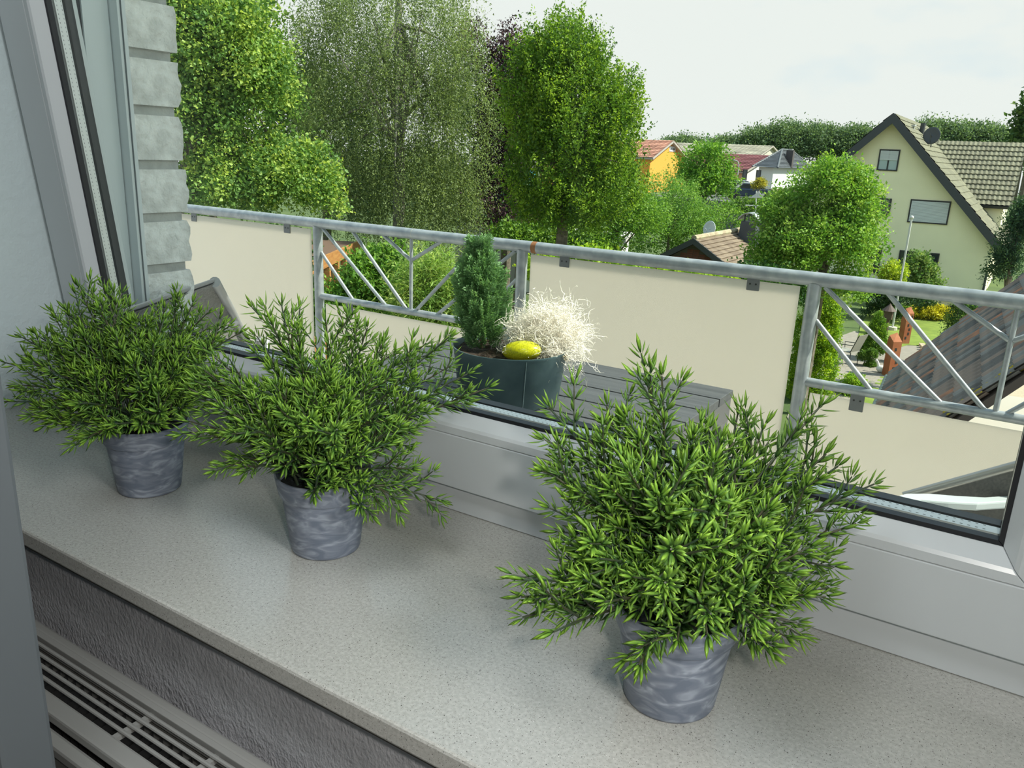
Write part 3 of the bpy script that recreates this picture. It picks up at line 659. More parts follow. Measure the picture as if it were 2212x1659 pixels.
Rc('backrest', sheet([s0-dr*.1, s0+dr*.9, up], wd), slk)
Rc('back_rail', MB().tube([s0-dr*.1, up], .010, 10), mat('steel_frame', (.3, .29, .27), .3, .7), smooth=True)
Rc('back_rail', MB().tube([s0-dr*.1+wd, up+wd], .010, 10), MATS['steel_frame'], smooth=True)
sb = s0-dr*.1
Rc('seat', sheet([sb, sb+np.array([-.02, -.02, -.35])], wd), slk)
for xx in (arm[1], arm[-1]-np.array([.05, 0, 0])):
    for w_ in (np.zeros(3),):
        q = xx+w_*np.array([1, -.4, 0]); Rc('leg', MB().tube([q-np.array([0, 0, .02]), (q[0]+.03, q[1], floor_z)], .011, 10), wm, smooth=True)

# ================================================================== GARDEN GROUND
lawnm = mat('lawn_green', (.13, .185, .02), .95, col2=(.19, .25, .03), scale=3, bump=.6, bscale=25)
ob('ground', MB().box(-160, 120, 4.5, 260, G-.5, G-.02), mat('garden_earth', (.05, .085, .02), .95, col2=(.09, .13, .03), scale=.7), kind='structure')
def patch(name, pts, m, z=G, th=.03, **k):
    q = [atz(px, py, z) for px, py in pts]; return ob(name, MB().prism([(p[0], p[1], z-th) for p in q], (0, 0, th)), m, kind='structure', **k)
patch('lawn', [(1860, 700), (1890, 655), (2060, 665), (2190, 690), (2190, 760), (1960, 745), (1905, 760), (1850, 740)], lawnm, G+.012)
patch('lawn', [(1830, 880), (1880, 800), (1925, 810), (1990, 900), (1960, 960)], lawnm, G+.014)
pave = mat('patio_pavers', (.25, .22, .18), .85, var=.08, scale=9)
patch('patio', [(1700, 900), (1790, 735), (1845, 715), (1990, 745), (2120, 775), (2080, 900), (1950, 960), (1760, 1000)], pave, G+.0)
patch('sandy_yard', [(1990, 960), (2040, 870), (2400, 700), (2700, 900), (2500, 1300)], mat('pale_gravel', (.38, .31, .215), .95, col2=(.46, .38, .27), scale=20), G+.02)

# paving stones of the patio, near the pillars
tp = bpy.data.objects['patio']; pm_ = MB().box(-.098, .098, -.098, .098, -.02, .012).mesh('paving_stone', mat('paver_stone', (.27, .235, .195), .9, var=.15, scale=3))
q = atz(1850, 800, G); cnt = 0
for i in range(-12, 9):
    for j in range(-8, 10):
        x = q[0]+i*.2+(.1 if j % 2 else 0); y = q[1]+j*.2
        if cnt < 290: o = link('paving_stone', pm_); part(o, tp); o.location = (x, y, G+.004); cnt += 1

# ------------------------------------------------------------------ houses
def V3(p): return np.array(p, float)
def tilesheet(P0_, U, Vv, nu, nv, amp=.03, step=.035, wseg=4):
    """stepped wavy roof covering from P0 (eave corner); U along the eave, V up the slope"""
    P0_, U, Vv = V3(P0_), V3(U), V3(Vv); N = np.cross(U, Vv); N /= np.linalg.norm(N); N = N if N[2] > 0 else -N
    m = MB(); V = []; F = []; cols = nu*wseg+1
    for j in range(nv):
        for e in (0, 1):
            for i in range(cols):
                u = i/(cols-1); h = amp*(.5+.5*math.cos(2*PI*i/wseg)); V.append(P0_+U*u+Vv*((j+e)/nv)+N*(h+step*(1-e)+.01))
    for j in range(nv):
        a = j*2*cols
        for i in range(cols-1):
            F.append((a+i, a+i+1, a+cols+i+1, a+cols+i))
            if j < nv-1: F.append((a+cols+i, a+cols+i+1, a+2*cols+i+1, a+2*cols+i))
    # front riser of the eave course
    return m.add(V, F)
def roofslab(a, b, c, d, th):
    a, b, c, d = map(V3, (a, b, c, d)); n = np.cross(b-a, d-a); n /= np.linalg.norm(n); n = n if n[2] > 0 else -n
    return MB().prism([a, b, c, d], -n*th)
def rectwin(root, axis, plane, a0, a1, z0, z1, fm, gmat, blind=0, blm=None, mull=1, sgn=-1, fw=.06):
    """window on a wall; axis 'y': wall plane y=plane facing -Y ; axis 'x': wall plane x=plane facing +X"""
    def bx(a, b, c, d, d0, d1):
        return MB().box(a, b, plane-d1, plane-d0, c, d) if axis == 'y' else MB().box(plane+d0, plane+d1, a, b, c, d)
    f = MB()
    for (a, b, c, d) in ((a0, a1, z0, z0+fw), (a0, a1, z1-fw, z1), (a0, a0+fw, z0+fw, z1-fw), (a1-fw, a1, z0+fw, z1-fw)):
        q_ = bx(a, b, c, d, .0, .05); f.add(q_.v, q_.f)
    if mull and blind < 1:
        q_ = bx((a0+a1)/2-fw/2, (a0+a1)/2+fw/2, z0+fw, z1-fw, .005, .045); f.add(q_.v, q_.f)
    w = P('window', f, fm, root)
    g = ob('pane', bx(a0+fw, a1-fw, z0+fw, z1-fw, .01, .02), gmat, None); g.parent = w
    if blind:
        zb = z1-fw-(z1-z0-2*fw)*blind; n = max(3, int((z1-fw-zb)/.05)); bm_ = MB(); hh = (z1-fw-zb)/n
        for i in range(n):
            q_ = bx(a0+fw, a1-fw, zb+i*hh, zb+i*hh+hh*.85, .03, .055); bm_.add(q_.v, q_.f)
        s_ = ob('roller_shutter', bm_, blm, None, kind='stuff'); s_.parent = w
    return w
darkf = mat('dark_window_frame', (.025, .025, .025), .5); pane_d = mat('dark_pane', (.03, .04, .045), .08, spec=.8); pane_l = mat('curtained_pane', (.42, .52, .52), .3)
shutw = mat('grey_white_shutter', (.66, .69, .70), .6); barge = mat('dark_bargeboard', (.045, .05, .055), .6)

# yellow house ---------------------------------------------------------------
YH = 42.0
yw = mat('pale_yellow_render', (.95, .88, .60), .9, var=.02, scale=1.5)
rg = aty(1935, 247, YH); er = aty(2174, 541, YH); el = aty(1830, 333, YH)
xr = rg[0]; wxr = aty(2135, 560, YH)[0]; wxl = xr-(wxr-xr)*1.12
ridge_z = rg[2]-.18; sl = (rg[2]-er[2])/(er[0]-xr); sl2 = (rg[2]-el[2])/(xr-el[0])
yh = emp('yellow_house', (xr, YH, G), 'pale yellow rendered house with steep gable, dark bargeboards and grey shutters', 'house')
LEN = 11.0
wl = max(wxl, xr-6.0)
wall_poly = [(wl, YH, G), (wxr, YH, G), (wxr, YH, ridge_z-sl*(wxr-xr)), (xr, YH, ridge_z), (wl, YH, ridge_z-sl2*(xr-wl))]
P('wall', MB().prism(wall_poly, (0, LEN, 0)), yw, yh)
ov = .55
R0 = V3((xr, YH-ov, rg[2])); R1 = R0+V3((0, LEN+2*ov, 0))
ER = V3((er[0], YH-ov, er[2])); EL = V3((xr-6.6, YH-ov, rg[2]-sl2*6.6))
P('roof_slab', roofslab(R0, R1, ER+V3((0, LEN+2*ov, 0)), ER, .16), barge, yh); P('roof_slab', roofslab(R0, R1, EL+V3((0, LEN+2*ov, 0)), EL, .16), barge, yh)
def board(a, b, w=.34, th=.05):
    a, b = V3(a), V3(b); return MB().prism([a+(0, 0, .03), b+(0, 0, .03), b-(0, 0, w), a-(0, 0, w)], (0, -th, 0))
P('bargeboard', board(R0, ER, .42), barge, yh); P('bargeboard', board(R0, EL, .42), barge, yh)
tilem = mat('lichen_roof_tile', (.13, .125, .085), .9, col2=(.21, .20, .13), scale=3)
P('roof_tiles', tilesheet(ER, (0, LEN+2*ov, 0), R0-ER, 24, 22), tilem, yh, kind='stuff')
P('roof_tiles', tilesheet(EL, (0, LEN+2*ov, 0), R0-EL, 24, 18), tilem, yh, kind='stuff')
def W2(p, q, **k): a = aty(*p, YH); c = aty(*q, YH); return rectwin(yh, 'y', YH, min(a[0], c[0]), max(a[0], c[0]), min(a[2], c[2]), max(a[2], c[2]), darkf, k.get('g', pane_d), k.get('blind', 0), shutw, k.get('mull', 1))
W2((1901, 322), (1938, 370), blind=.5, g=pane_l); W2((1968, 430), (2046, 486), blind=1.0, mull=0); W2((1890, 427), (1921, 466)); W2((1944, 540), (2022, 592)); W2((1876, 536), (1897, 590), mull=0)
lm = aty(1929, 268, YH); P('gable_lamp', MB().sphere((lm[0], YH-.12, lm[2]), .09, 12, 8), mat('white_lamp', (.7, .7, .65), .4), yh, smooth=True)
# downpipe
dp = [ER+V3((-.1, .1, -.35)), V3((wxr+.30, YH-.25, ER[2]-.75)), V3((wxr+.05, YH-.1, ER[2]-1.0)), V3((wxr+.05, YH-.1, G))]
P('downpipe', MB().tube(dp, .05, 8), barge, yh, smooth=True)
# annex roof behind to the right
YA = 46.5
ra0 = aty(2008, 303, YA+3.6); ra1 = aty(2204, 309, YA+3.6); ea1 = aty(2186, 447, YA)
ex0 = xr+.5; slope_top = V3((ea1[0]+.1, YA+3.6, ra1[2])); eave = V3((ea1[0], YA, ea1[2]))
P('annex_roof', tilesheet((ex0, YA, eave[2]), (eave[0]-ex0, 0, 0), (0, 3.6, slope_top[2]-eave[2]), 22, 13, .035, .05), mat('olive_roof_tile', (.15, .14, .095), .9, col2=(.22, .21, .14), scale=2.2), yh, kind='stuff')
P('annex_wall', MB().box(xr+1.0, eave[0]-.35, YA+.4, YA+6.5, G, eave[2]), yw, yh)
P('annex_roof_slab', roofslab((ex0, YA, eave[2]-.02), (eave[0]-.02, YA, eave[2]-.02), (eave[0]-.02, YA+3.6, slope_top[2]-.02), (ex0, YA+3.6, slope_top[2]-.02), .15), barge, yh)
P('annex_roof_back', roofslab((ex0, YA+3.6, slope_top[2]), (eave[0]-.02, YA+3.6, slope_top[2]), (eave[0]-.02, YA+7.2, eave[2]), (ex0, YA+7.2, eave[2]), .15), barge, yh)
def dish(c, face, r, m, root=None, **k):
    c = V3(c); f = V3(face); f /= np.linalg.norm(f); a = np.cross(f, (0, 0, 1.)); a /= np.linalg.norm(a); b_ = np.cross(a, f); mm = MB(); V = []; F = []; n = 20
    for i in range(5):
        rr_ = r*i/4
        for j in range(n): t_ = 2*PI*j/n; V.append(c+a*rr_*math.cos(t_)*.92+b_*rr_*math.sin(t_)+f*(.16*rr_*rr_/r))
    for i in range(4):
        for j in range(n): F.append((i*n+j, i*n+(j+1) % n, (i+1)*n+(j+1) % n, (i+1)*n+j))
    o = P('dish', mm.add(V, F), m, root, smooth=True); s_ = o.modifiers.new('solid', 'SOLIDIFY'); s_.thickness = .02
    P('feed_arm', MB().tube([c-b_*r*.9, c+f*r*.9], .015, 6), m, root); P('mast', MB().tube([c-f*.03, c-f*.15-V3((0, 0, .1)), c-f*.15-V3((0, 0, r*2.0))], .025, 8), m, root)
d1 = emp('satellite_dish', aty(2013, 294, YH+3), 'dark satellite dish behind the ridge of the yellow house', 'satellite dish')
dish(aty(2013, 294, YH+3), (-.1, -1, .25), .42, mat('dark_dish', (.05, .055, .06), .5), d1)
P('vent_pipe', MB().tube([aty(1990, 292, YH+4), aty(1995, 262, YH+4)], .13, 10), barge, d1) if False else None
vp = emp('roof_vent', aty(1972, 279, YH+2.4), 'short pale vent pipe on the yellow house roof', 'vent')
P('vent_pipe', MB().tube([aty(1970, 292, YH+2.4), aty(1972, 276, YH+2.4)], .10, 10), mat('vent_grey', (.4, .4, .38), .6), vp); P('vent_cap', MB().tube([aty(1972, 274, YH+2.4), aty(1972, 270, YH+2.4)], .16, 10), MATS['vent_grey'], vp)
ch2 = emp('chimney_flue', aty(1992, 290, YH+4.5), 'slim dark metal flue rising behind the yellow house ridge', 'flue')
P('flue_pipe', MB().tube([aty(1988, 300, YH+4.5), aty(1995, 266, YH+4.5)], .12, 10), barge, ch2)

# generic far house: ridge along X, gable facing +X on its right end
def far_house(label, apexpx, nearpx, D, Lr, wallc, roofc, name='far_house', frontc=None, ground=G, win=None, rooftile=(26, 12)):
    A = atd(*apexpx, D); Nr = atx(*nearpx, A[0]); hw = A[1]-Nr[1]; dz = A[2]-Nr[2]
    root = emp(name, (A[0]-Lr/2, A[1], ground), label, 'house'); x0, x1 = A[0]-Lr, A[0]
    wm_ = mat(label[:14]+'wall', wallc, .9); fm_ = mat(label[:14]+'front', frontc or wallc, .9); rm_ = mat(label[:14]+'roof', roofc, .85, var=.2, scale=.6, detail=6)
    s = dz/hw; iy = .35
    P('wall', MB().prism([(x1-.4, A[1]-hw+iy, ground), (x1-.4, A[1]+hw-iy, ground), (x1-.4, A[1]+hw-iy, A[2]-dz+s*iy-.1), (x1-.4, A[1], A[2]-.1), (x1-.4, A[1]-hw+iy, A[2]-dz+s*iy-.1)], (-(Lr-.8), 0, 0)), wm_, root)
    P('front_wall', MB().box(x0+.4, x1-.41, A[1]-hw+iy-.06, A[1]-hw+iy-.01, ground, A[2]-dz+s*iy-.15), fm_, root)
    for sg in (-1, 1):
        a = V3((x0, A[1]+sg*hw, A[2]-dz)); b_ = V3((x1, A[1]+sg*hw, A[2]-dz)); c_ = V3((x1, A[1], A[2])); d_ = V3((x0, A[1], A[2]))
        P('roof_slab', roofslab(a, b_, c_, d_, .18), mat('far_barge', (.40, .36, .32), .7), root)
        P('roof_tiles', tilesheet(a, b_-a, d_-a, rooftile[0], rooftile[1], .03, .05, 3), rm_, root, kind='stuff')
    if win:
        for (p, q_) in win:
            a = atx(*p, x1-.4); c_ = atx(*q_, x1-.4); rectwin(root, 'x', x1-.4, min(a[1], c_[1]), max(a[1], c_[1]), min(a[2], c_[2]), max(a[2], c_[2]), mat('white_frame', (.7, .7, .68), .5), pane_d, 0, None, 1, fw=.18)
    return root, A, hw
oh, oA, ohw = far_house('orange rendered house with mottled red tile roof beyond the trees', (1456, 304), (1411, 341), 85, 13, (.72, .34, .05), (.42, .20, .14), win=[((1446, 316), (1458, 328))])
P('dormer', MB().box(oA[0]-9, oA[0]-4.6, oA[1]-ohw-.3, oA[1]-1, oA[2]-2.4, oA[2]-1.0), mat('dormer_grey', (.12, .14, .15), .5), oh)
P('dormer_roof', MB().box(oA[0]-9.2, oA[0]-4.4, oA[1]-ohw-.6, oA[1]-1, oA[2]-1.0, oA[2]-.75), mat('dormer_top', (.55, .58, .58), .5), oh)
far_house('long house with mottled grey tile roof behind the maroon roof', (1671, 315), (1630, 345), 125, 16.5, (.50, .46, .40), (.34, .31, .24))
far_house('salmon and white house with a plain maroon roof', (1666, 336), (1610, 371), 98, 11, (.68, .66, .60), (.16, .045, .05), frontc=(.66, .40, .26))
# second small gable beside the orange house
0 and far_house('small white gabled house half hidden behind the round green tree', (1478, 318), (1452, 350), 50, 6, (.5, .5, .46), (.06, .05, .05))
# hip roofed house
hp = emp('hip_roof_house', (0, 0, 0), 'white house with dark slate hip roof and a chimney', 'house')
cN = atd(1680, 362, 82); cL = aty(1625, 361, cN[1]); cR = atx(1790, 369, cN[0]); hp.location = (cN[0], cN[1], G)
zE = cN[2]; x0, x1, y0, y1 = cL[0], cN[0], cN[1], cN[1]+14.0; 
ap = atx(1735, 324, (x0+x1)/2); zT = atd(1735, 324, 87)[2]; x0 = x1-12.0 if x1-x0 > 12 else x0
ap0 = V3(((x0+x1)/2, y0+5.2, zT)); ap1 = V3(((x0+x1)/2, y1-5.2, zT))
c00, c10, c11, c01 = V3((x0, y0, zE)), V3((x1, y0, zE)), V3((x1, y1, zE)), V3((x0, y1, zE))
slate = mat('dark_slate_tiles', (.055, .062, .075), .55, var=.2, scale=2)
hm = MB().add([c00, c10, c11, c01, ap0, ap1], [(0, 1, 4), (1, 2, 5, 4), (2, 3, 5), (3, 0, 4, 5), (3, 2, 1, 0)]); P('roof', hm, slate, hp)
# ridge caps and courses
for a, b_ in ((c10, ap0), (c00, ap0), (ap0, ap1), (c11, ap1)): P('ridge_cap', MB().tube([a, b_], .09, 6), mat('ridge_grey', (.11, .12, .13), .6), hp)
crs = MB()
for k in range(1, 14):
    f_ = k/14; a = c10+(ap0-c10)*f_; b_ = c11+(ap1-c11)*f_; crs.tube([a+V3((.03, 0, .03)), b_+V3((.03, 0, .03))], .022, 4); a = c00+(ap0-c00)*f_; b_ = c10+(ap0-c10)*f_; crs.tube([a+V3((0, -.03, .03)), b_+V3((0, -.03, .03))], .022, 4)
P('tile_courses', crs, MATS['ridge_grey'], hp, kind='stuff')
P('wall', MB().box(x0+.5, x1-.5, y0+.5, y1-.5, zE-2.0, zE-.02), mat('white_render', (.72, .72, .66), .9), hp)
P('lower_wall', MB().box(x0+.5, x1-.5, y0+.5, y1-.5, G, zE-2.0), mat('brown_brick', (.19, .13, .10), .9), hp)
for xx in (x1-3.4, x1-2.1): rectwin(hp, 'y', y0+.5, xx, xx+.45, zE-1.4, zE-.3, darkf, pane_d, 0, None, 0, fw=.06)
cc_ = atd(1707, 335, 87); P('chimney', MB().box(cc_[0]-.33, cc_[0]+.33, cc_[1]-.3, cc_[1]+.3, cc_[2]-1.2, cc_[2]+.45), mat('dark_chimney', (.07, .06, .06), .8), hp)
P('chimney_cap', MB().box(cc_[0]-.2, cc_[0]+.2, cc_[1]-.2, cc_[1]+.25, cc_[2]+.5, cc_[2]+.58), MATS['vent_grey'], hp)

# garden shed with brick gable -------------------------------------------------
shr = atz(1505, 516, -2.45); SY = shr[1]
shL = aty(1385, 573, SY); shR = aty(1556, 556, SY); hwR = shR[0]-shr[0]
sh = emp('brick_shed', (shr[0], SY, G), 'low brick outbuilding with tan tiled gable roof just beyond the railing', 'building')
sls = (shr[2]-shR[2])/hwR; hw_ = shr[0]-shL[0]; hwL = hw_; eL = V3((shr[0]-hwL, SY-.3, shL[2])); eR = V3((shr[0]+hwL, SY-.3, shr[2]-sls*hwL)); rr0 = V3((shr[0], SY-.3, shr[2])); LS = V3((0, 6.6, 0))
P('wall', MB().prism([(eL[0]+.3, SY, G), (eR[0]-.3, SY, G), (eR[0]-.3, SY, eR[2]-.05), (shr[0], SY, shr[2]-.15), (eL[0]+.3, SY, eL[2]-.05)], (0, 6.0, 0)), mat('shed_mortar', (.10, .085, .075), .9), sh)
bkm = mat('red_brick', (.17, .055, .04), .85, var=.25, scale=5); bk = MB().box(0, .235, -.012, .0, 0, .062).mesh('brick', bkm); nb = 0
for r_ in range(60):
    z = shr[2]-.32-r_*.077
    if nb >= 296: break
    xa = shr[0]-(shr[2]-.3-z)/((shr[2]-eL[2])/hwL); xb = shr[0]+(shr[2]-.3-z)/sls; xa = max(xa, eL[0]+.35); xb = min(xb, eR[0]-.35); x = xa+(.12 if r_ % 2 else 0)
    while x < xb-.24 and nb < 296:
        o = link('brick', bk); part(o, sh); o.location = (x-sh.location.x, SY-sh.location.y, z-sh.location.z); nb += 1; x += .25
tanm = mat('tan_shed_tile', (.15, .105, .072), .9, col2=(.24, .18, .125), scale=2.5)
P('roof_slab', roofslab(rr0, rr0+LS, eR+LS, eR, .12), barge, sh); P('roof_slab', roofslab(rr0, rr0+LS, eL+LS, eL, .12), barge, sh)
P('roof_tiles', tilesheet(eR, LS, rr0-eR, 30, 12, .008, .04), tanm, sh, kind='stuff'); P('roof_tiles', tilesheet(eL, LS, rr0-eL, 30, 12, .008, .04), tanm, sh, kind='stuff')
P('bargeboard', board(rr0+V3((0, -.02, .02)), eR, .20), barge, sh); P('bargeboard', board(rr0+V3((0, -.02, .02)), eL, .20), barge, sh)
P('ridge_tiles', MB().tube([rr0+V3((0, 0, .05)), rr0+LS+V3((0, 0, .05))], .11, 8), mat('lichen_ridge', (.45, .42, .27), .9, col2=(.3, .22, .15), scale=4), sh)
d2 = emp('satellite_dish', aty(1533, 520, SY+2.2), 'white satellite dish standing behind the brick outbuilding ridge', 'satellite dish')
dish(aty(1534, 495, SY+2.2), (-.35, -1, .15), .33, mat('white_dish', (.55, .60, .60), .5), d2)
c5 = aty(1618, 505, SY+4.5); cz = aty(1618, 478, SY+4.5)[2]
ck = emp('slate_chimney', (c5[0], c5[1], c5[2]), 'dark clad chimney with a curved metal cowl', 'chimney')
P('stack', MB().prism([(c5[0]-.42, c5[1]-.3, c5[2]-.6), (c5[0]+.42, c5[1]-.3, c5[2]-.6), (c5[0]+.30, c5[1]-.3, cz), (c5[0]-.30, c5[1]-.3, cz)], (0, .6, 0)), slate, ck)
cw = MB(); V = []; F = []
for i in range(11):
    a = -1.05+2.1*i/10
    for y_ in (-.4, .4): V.append((c5[0]+.52*math.sin(a), c5[1]+y_, cz-.25+.62*math.cos(a)))
for i in range(10): F.append((2*i, 2*i+1, 2*i+3, 2*i+2))
co = P('cowl', cw.add(V, F), mat('zinc_cowl', (.42, .44, .44), .4, .5), ck, smooth=True); s_ = co.modifiers.new('s', 'SOLIDIFY'); s_.thickness = .03
for dx in (-.25, .25): P('cowl_strut', MB().tube([(c5[0]+dx, c5[1], cz), (c5[0]+dx, c5[1], cz+.28)], .03, 6), slate, ck)
vn = emp('weather_vane', aty(1632, 470, SY+5), 'small pale weather vane beside the curved chimney cowl', 'weather vane')
vm = mat('vane_white', (.62, .62, .58), .5); v0 = aty(1630, 500, SY+5); v1 = aty(1634, 412, SY+5)
P('vane_mast', MB().tube([v0, v1], .025, 6), vm, vn); 
for py, w_ in ((445, .45), (427, .3)):
    c_ = aty(1633, py, SY+5); P('vane_arm', MB().tube([c_-V3((w_, 0, 0)), c_+V3((w_, 0, .03))], .025, 6), vm, vn)
c_ = aty(1637, 422, SY+5); P('vane_figure', MB().prism([c_+V3(q_) for q_ in ((-.25, 0, -.05), (-.05, 0, -.12), (.2, 0, -.06), (.33, 0, .15), (.12, 0, .06), (.02, 0, .2), (-.1, 0, .06))], (0, .02, 0)), vm, vn)

# neighbour's tiled roof low at the right ---------------------------------------
zE2 = -3.0; e0 = atz(1924, 810, zE2); h1 = ray(2100, 372); d1v = V3((h1[0], h1[1], 0)); d1v /= np.linalg.norm(d1v); d2v = V3((d1v[1], -d1v[0], 0))
target = ray(2212, 600)
best = None
for th in np.linspace(.2, 1.1, 400):
    v = d2v*math.cos(th)+V3((0, 0, math.sin(th))); nrm = np.cross(target, v); dist = abs((CP-e0)@nrm)/np.linalg.norm(nrm)
    if best is None or dist < best[0]: best = (dist, th, v)
TH, vv = best[1], best[2]
# depth so that the near verge passes (2060, 900)
Ld = 3.0
for k in np.linspace(.5, 9, 500):
    n0 = e0-d1v*k; r = ray(2062, 901); nrm = np.cross(r, vv); dist = abs((CP-n0)@nrm)/np.linalg.norm(nrm)
    if k == .5 or dist < bd: bd = dist; Ld = k
near = e0-d1v*Ld; RL = 5.2
nr = emp('neighbour_roof', (near[0], near[1], G), 'low outbuilding with weathered brown and orange wavy roof tiles', 'building')
nu_ = max(6, int(round(Ld/.19))); nv_ = int(round(RL/.34)); du = d1v*(Ld/nu_); dv = vv*(RL/nv_)
NN = np.cross(d2v, d1v); nrm_ = np.cross(du, dv); nrm_ /= np.linalg.norm(nrm_); nrm_ = nrm_ if nrm_[2] > 0 else -nrm_
def rooftile():
    m = MB(); V = []; n = 8
    for e in (0, 1):
        for i in range(n+1):
            h = .05*(.5+.5*math.cos(2*PI*i/n)); b_ = du*(i/n)+dv*(e*1.06)+nrm_*(h+(.02 if e == 0 else 0.0)); V += [b_, b_-nrm_*.018]
    F = []
    st = 2*(n+1)
    for i in range(n): F += [(2*i, 2*i+2, st+2*i+2, st+2*i), (2*i+1, st+2*i+1, st+2*i+3, 2*i+3), (2*i, 2*i+1, 2*i+3, 2*i+2)]
    return m.add(V, F)
tms = [mat('tile_brown', (.19, .145, .12), .9, col2=(.30, .22, .175), scale=9), mat('tile_grey', (.15, .14, .13), .9, col2=(.25, .23, .21), scale=9), mat('tile_orange', (.42, .19, .11), .9, col2=(.25, .15, .11), scale=9), mat('tile_dark', (.09, .08, .075), .9, col2=(.17, .15, .135), scale=9)]
tmesh = [rooftile().mesh('roof_tile', m_, False) for m_ in tms]
cnt = 0; rest = MB(); rt_ = rooftile(); rr = random.Random(4)
for j in range(nv_):
    for i in range(nu_):
        o_ = near+du*i+dv*j
        if cnt < 298:
            k = rr.choices(range(4), (.42, .3, .1, .18))[0]; o = link('roof_tile', tmesh[k]); part(o, nr); o.location = Vector(o_)-nr.location; cnt += 1
        else: rest.add([V3(v)+o_ for v in rt_.v], rt_.f)
if rest.n: P('roof_tile_rest', rest, tms[0], nr, kind='stuff')
P('roof_deck', roofslab(near-nrm_*.03, e0-nrm_*.03, e0+vv*RL-nrm_*.03, near+vv*RL-nrm_*.03, .08), mat('roof_deck', (.08, .06, .05), .9), nr)
top_ = near+vv*RL; wdir = d2v; off = d2v*.3
P('wall', MB().prism([(near+off+d1v*.2)[:2].tolist()+[G], (e0+off-d1v*.2)[:2].tolist()+[G], (e0+off-d1v*.2)[:2].tolist()+[zE2], (near+off+d1v*.2)[:2].tolist()+[zE2]], d2v*(RL*math.cos(TH)-.3)), mat('garage_wall', (.45, .42, .36), .9), nr)
gut = MB().tube([near-vv*.06, e0-vv*.06], .06, 10); P('gutter', gut, mat('zinc_gutter', (.4, .43, .43), .4, .5), nr, smooth=True)
mossm = mat('yellow_moss', (.42, .30, .02), .95); mo = MB()
for i in range(260):
    a = rr.uniform(.1, 1)*RL; w_ = abs(rr.gauss(0, .22)); w_ = round(w_/(Ld/nu_))*(Ld/nu_)+.12; a = round(a/.34)*.34+rr.gauss(0, .09); k_ = .012+.022*rr.random(); mo.sphere(near+vv*a+d1v*w_+nrm_*.012, (k_*1.5, k_, k_*.8), 6, 4)
P('roof_moss', mo, mossm, nr, kind='stuff')

# wooden carport at left ---------------------------------------------------------
cp0 = atz(702, 553, -2.0); cp1 = atz(779, 519, -2.0); wood = mat('orange_brown_timber', (.32, .13, .035), .75, col2=(.42, .20, .06), scale=5, stretch=(1, 1, 5)); 
cv = cp1-cp0; cv[2] = 0; cl = np.linalg.norm(cv); cvn = cv/cl; cpn = V3((-cvn[1], cvn[0], 0)); 
cpt = emp('timber_carport', (cp0[0], cp0[1], G), 'flat roofed brown timber carport half hidden by maple leaves', 'carport')
P('fascia', MB().obox(cp0-V3((0, 0, .28))-cv*.4, cv*1.4, cpn*.05, V3((0, 0, .28))), wood, cpt)
P('roof', MB().obox(cp0-cv*.4+cpn*.05-V3((0, 0, .12)), cv*1.4, cpn*3.2, V3((0, 0, .08))), mat('brown_felt', (.13, .075, .05), .9), cpt)
for k in range(5):
    p = cp0+cv*(.22*k+.1); P('post', MB().obox((p[0], p[1], G), cvn*.14, cpn*.14, V3((0, 0, -2.28-G))), wood, cpt)
for k in range(7):
    p = cp0+cv*(-.38+.1*k); P('wall_board', MB().obox((p[0], p[1], G)+cpn*.03, cvn*cl*.09, cpn*.03, V3((0, 0, 1.9))), wood, cpt)
P('back_wall', MB().obox((cp0-cv*.4)[:2].tolist()+[G]+cpn*3.0 if False else V3((cp0[0], cp0[1], G))-cv*.4+cpn*3.0, cv*1.4, cpn*.05, V3((0, 0, 3.0))), mat('dark_timber', (.05, .03, .02), .9), cpt)

# teal corrugated building glimpsed between trees
q0 = atd(985, 478, 36); tw = emp('teal_shed', (q0[0], q0[1], G), 'teal corrugated metal building glimpsed between the tree trunks', 'building')
u_ = V3((.9, .35, 0)); u_ /= np.linalg.norm(u_); cor = MB()
for k in range(14): cor.obox(V3((q0[0], q0[1], q0[2]))+u_*(.22*k), u_*.12, V3((-.35, .9, 0))*.06, V3((0, 0, 2.3)))
P('cladding', MB().obox(V3((q0[0], q0[1], q0[2]))+V3((-.35, .9, 0))*.06, u_*3.1, V3((-.35, .9, 0))*2, V3((0, 0, 2.3))), mat('teal_metal', (.03, .22, .26), .5), tw); P('corrugation', cor, mat('teal_rib', (.07, .33, .38), .5), tw, kind='stuff')
P('base_wall', MB().obox(V3((q0[0], q0[1], G)), u_*3.1, V3((-.35, .9, 0))*2, V3((0, 0, q0[2]-G-.02))), mat('pale_base', (.5, .5, .48), .8), tw)
q0 = atd(1120, 500, 34); pw = emp('white_garage', (q0[0], q0[1], G), 'white low building half hidden behind the round green tree', 'building')
P('wall', MB().obox(V3((q0[0], q0[1], G)), V3((4.2, 1.2, 0)), V3((-.8, 2.4, 0)), V3((0, 0, 2.4))), mat('white_render', (.7, .7, .66), .9), pw)
P('roof', MB().obox(V3((q0[0]-.2, q0[1]-.2, G+2.4)), V3((4.6, 1.3, 0)), V3((-.9, 2.8, 0)), V3((0, 0, .15))), mat('flat_roof', (.45, .42, .40), .8), pw)

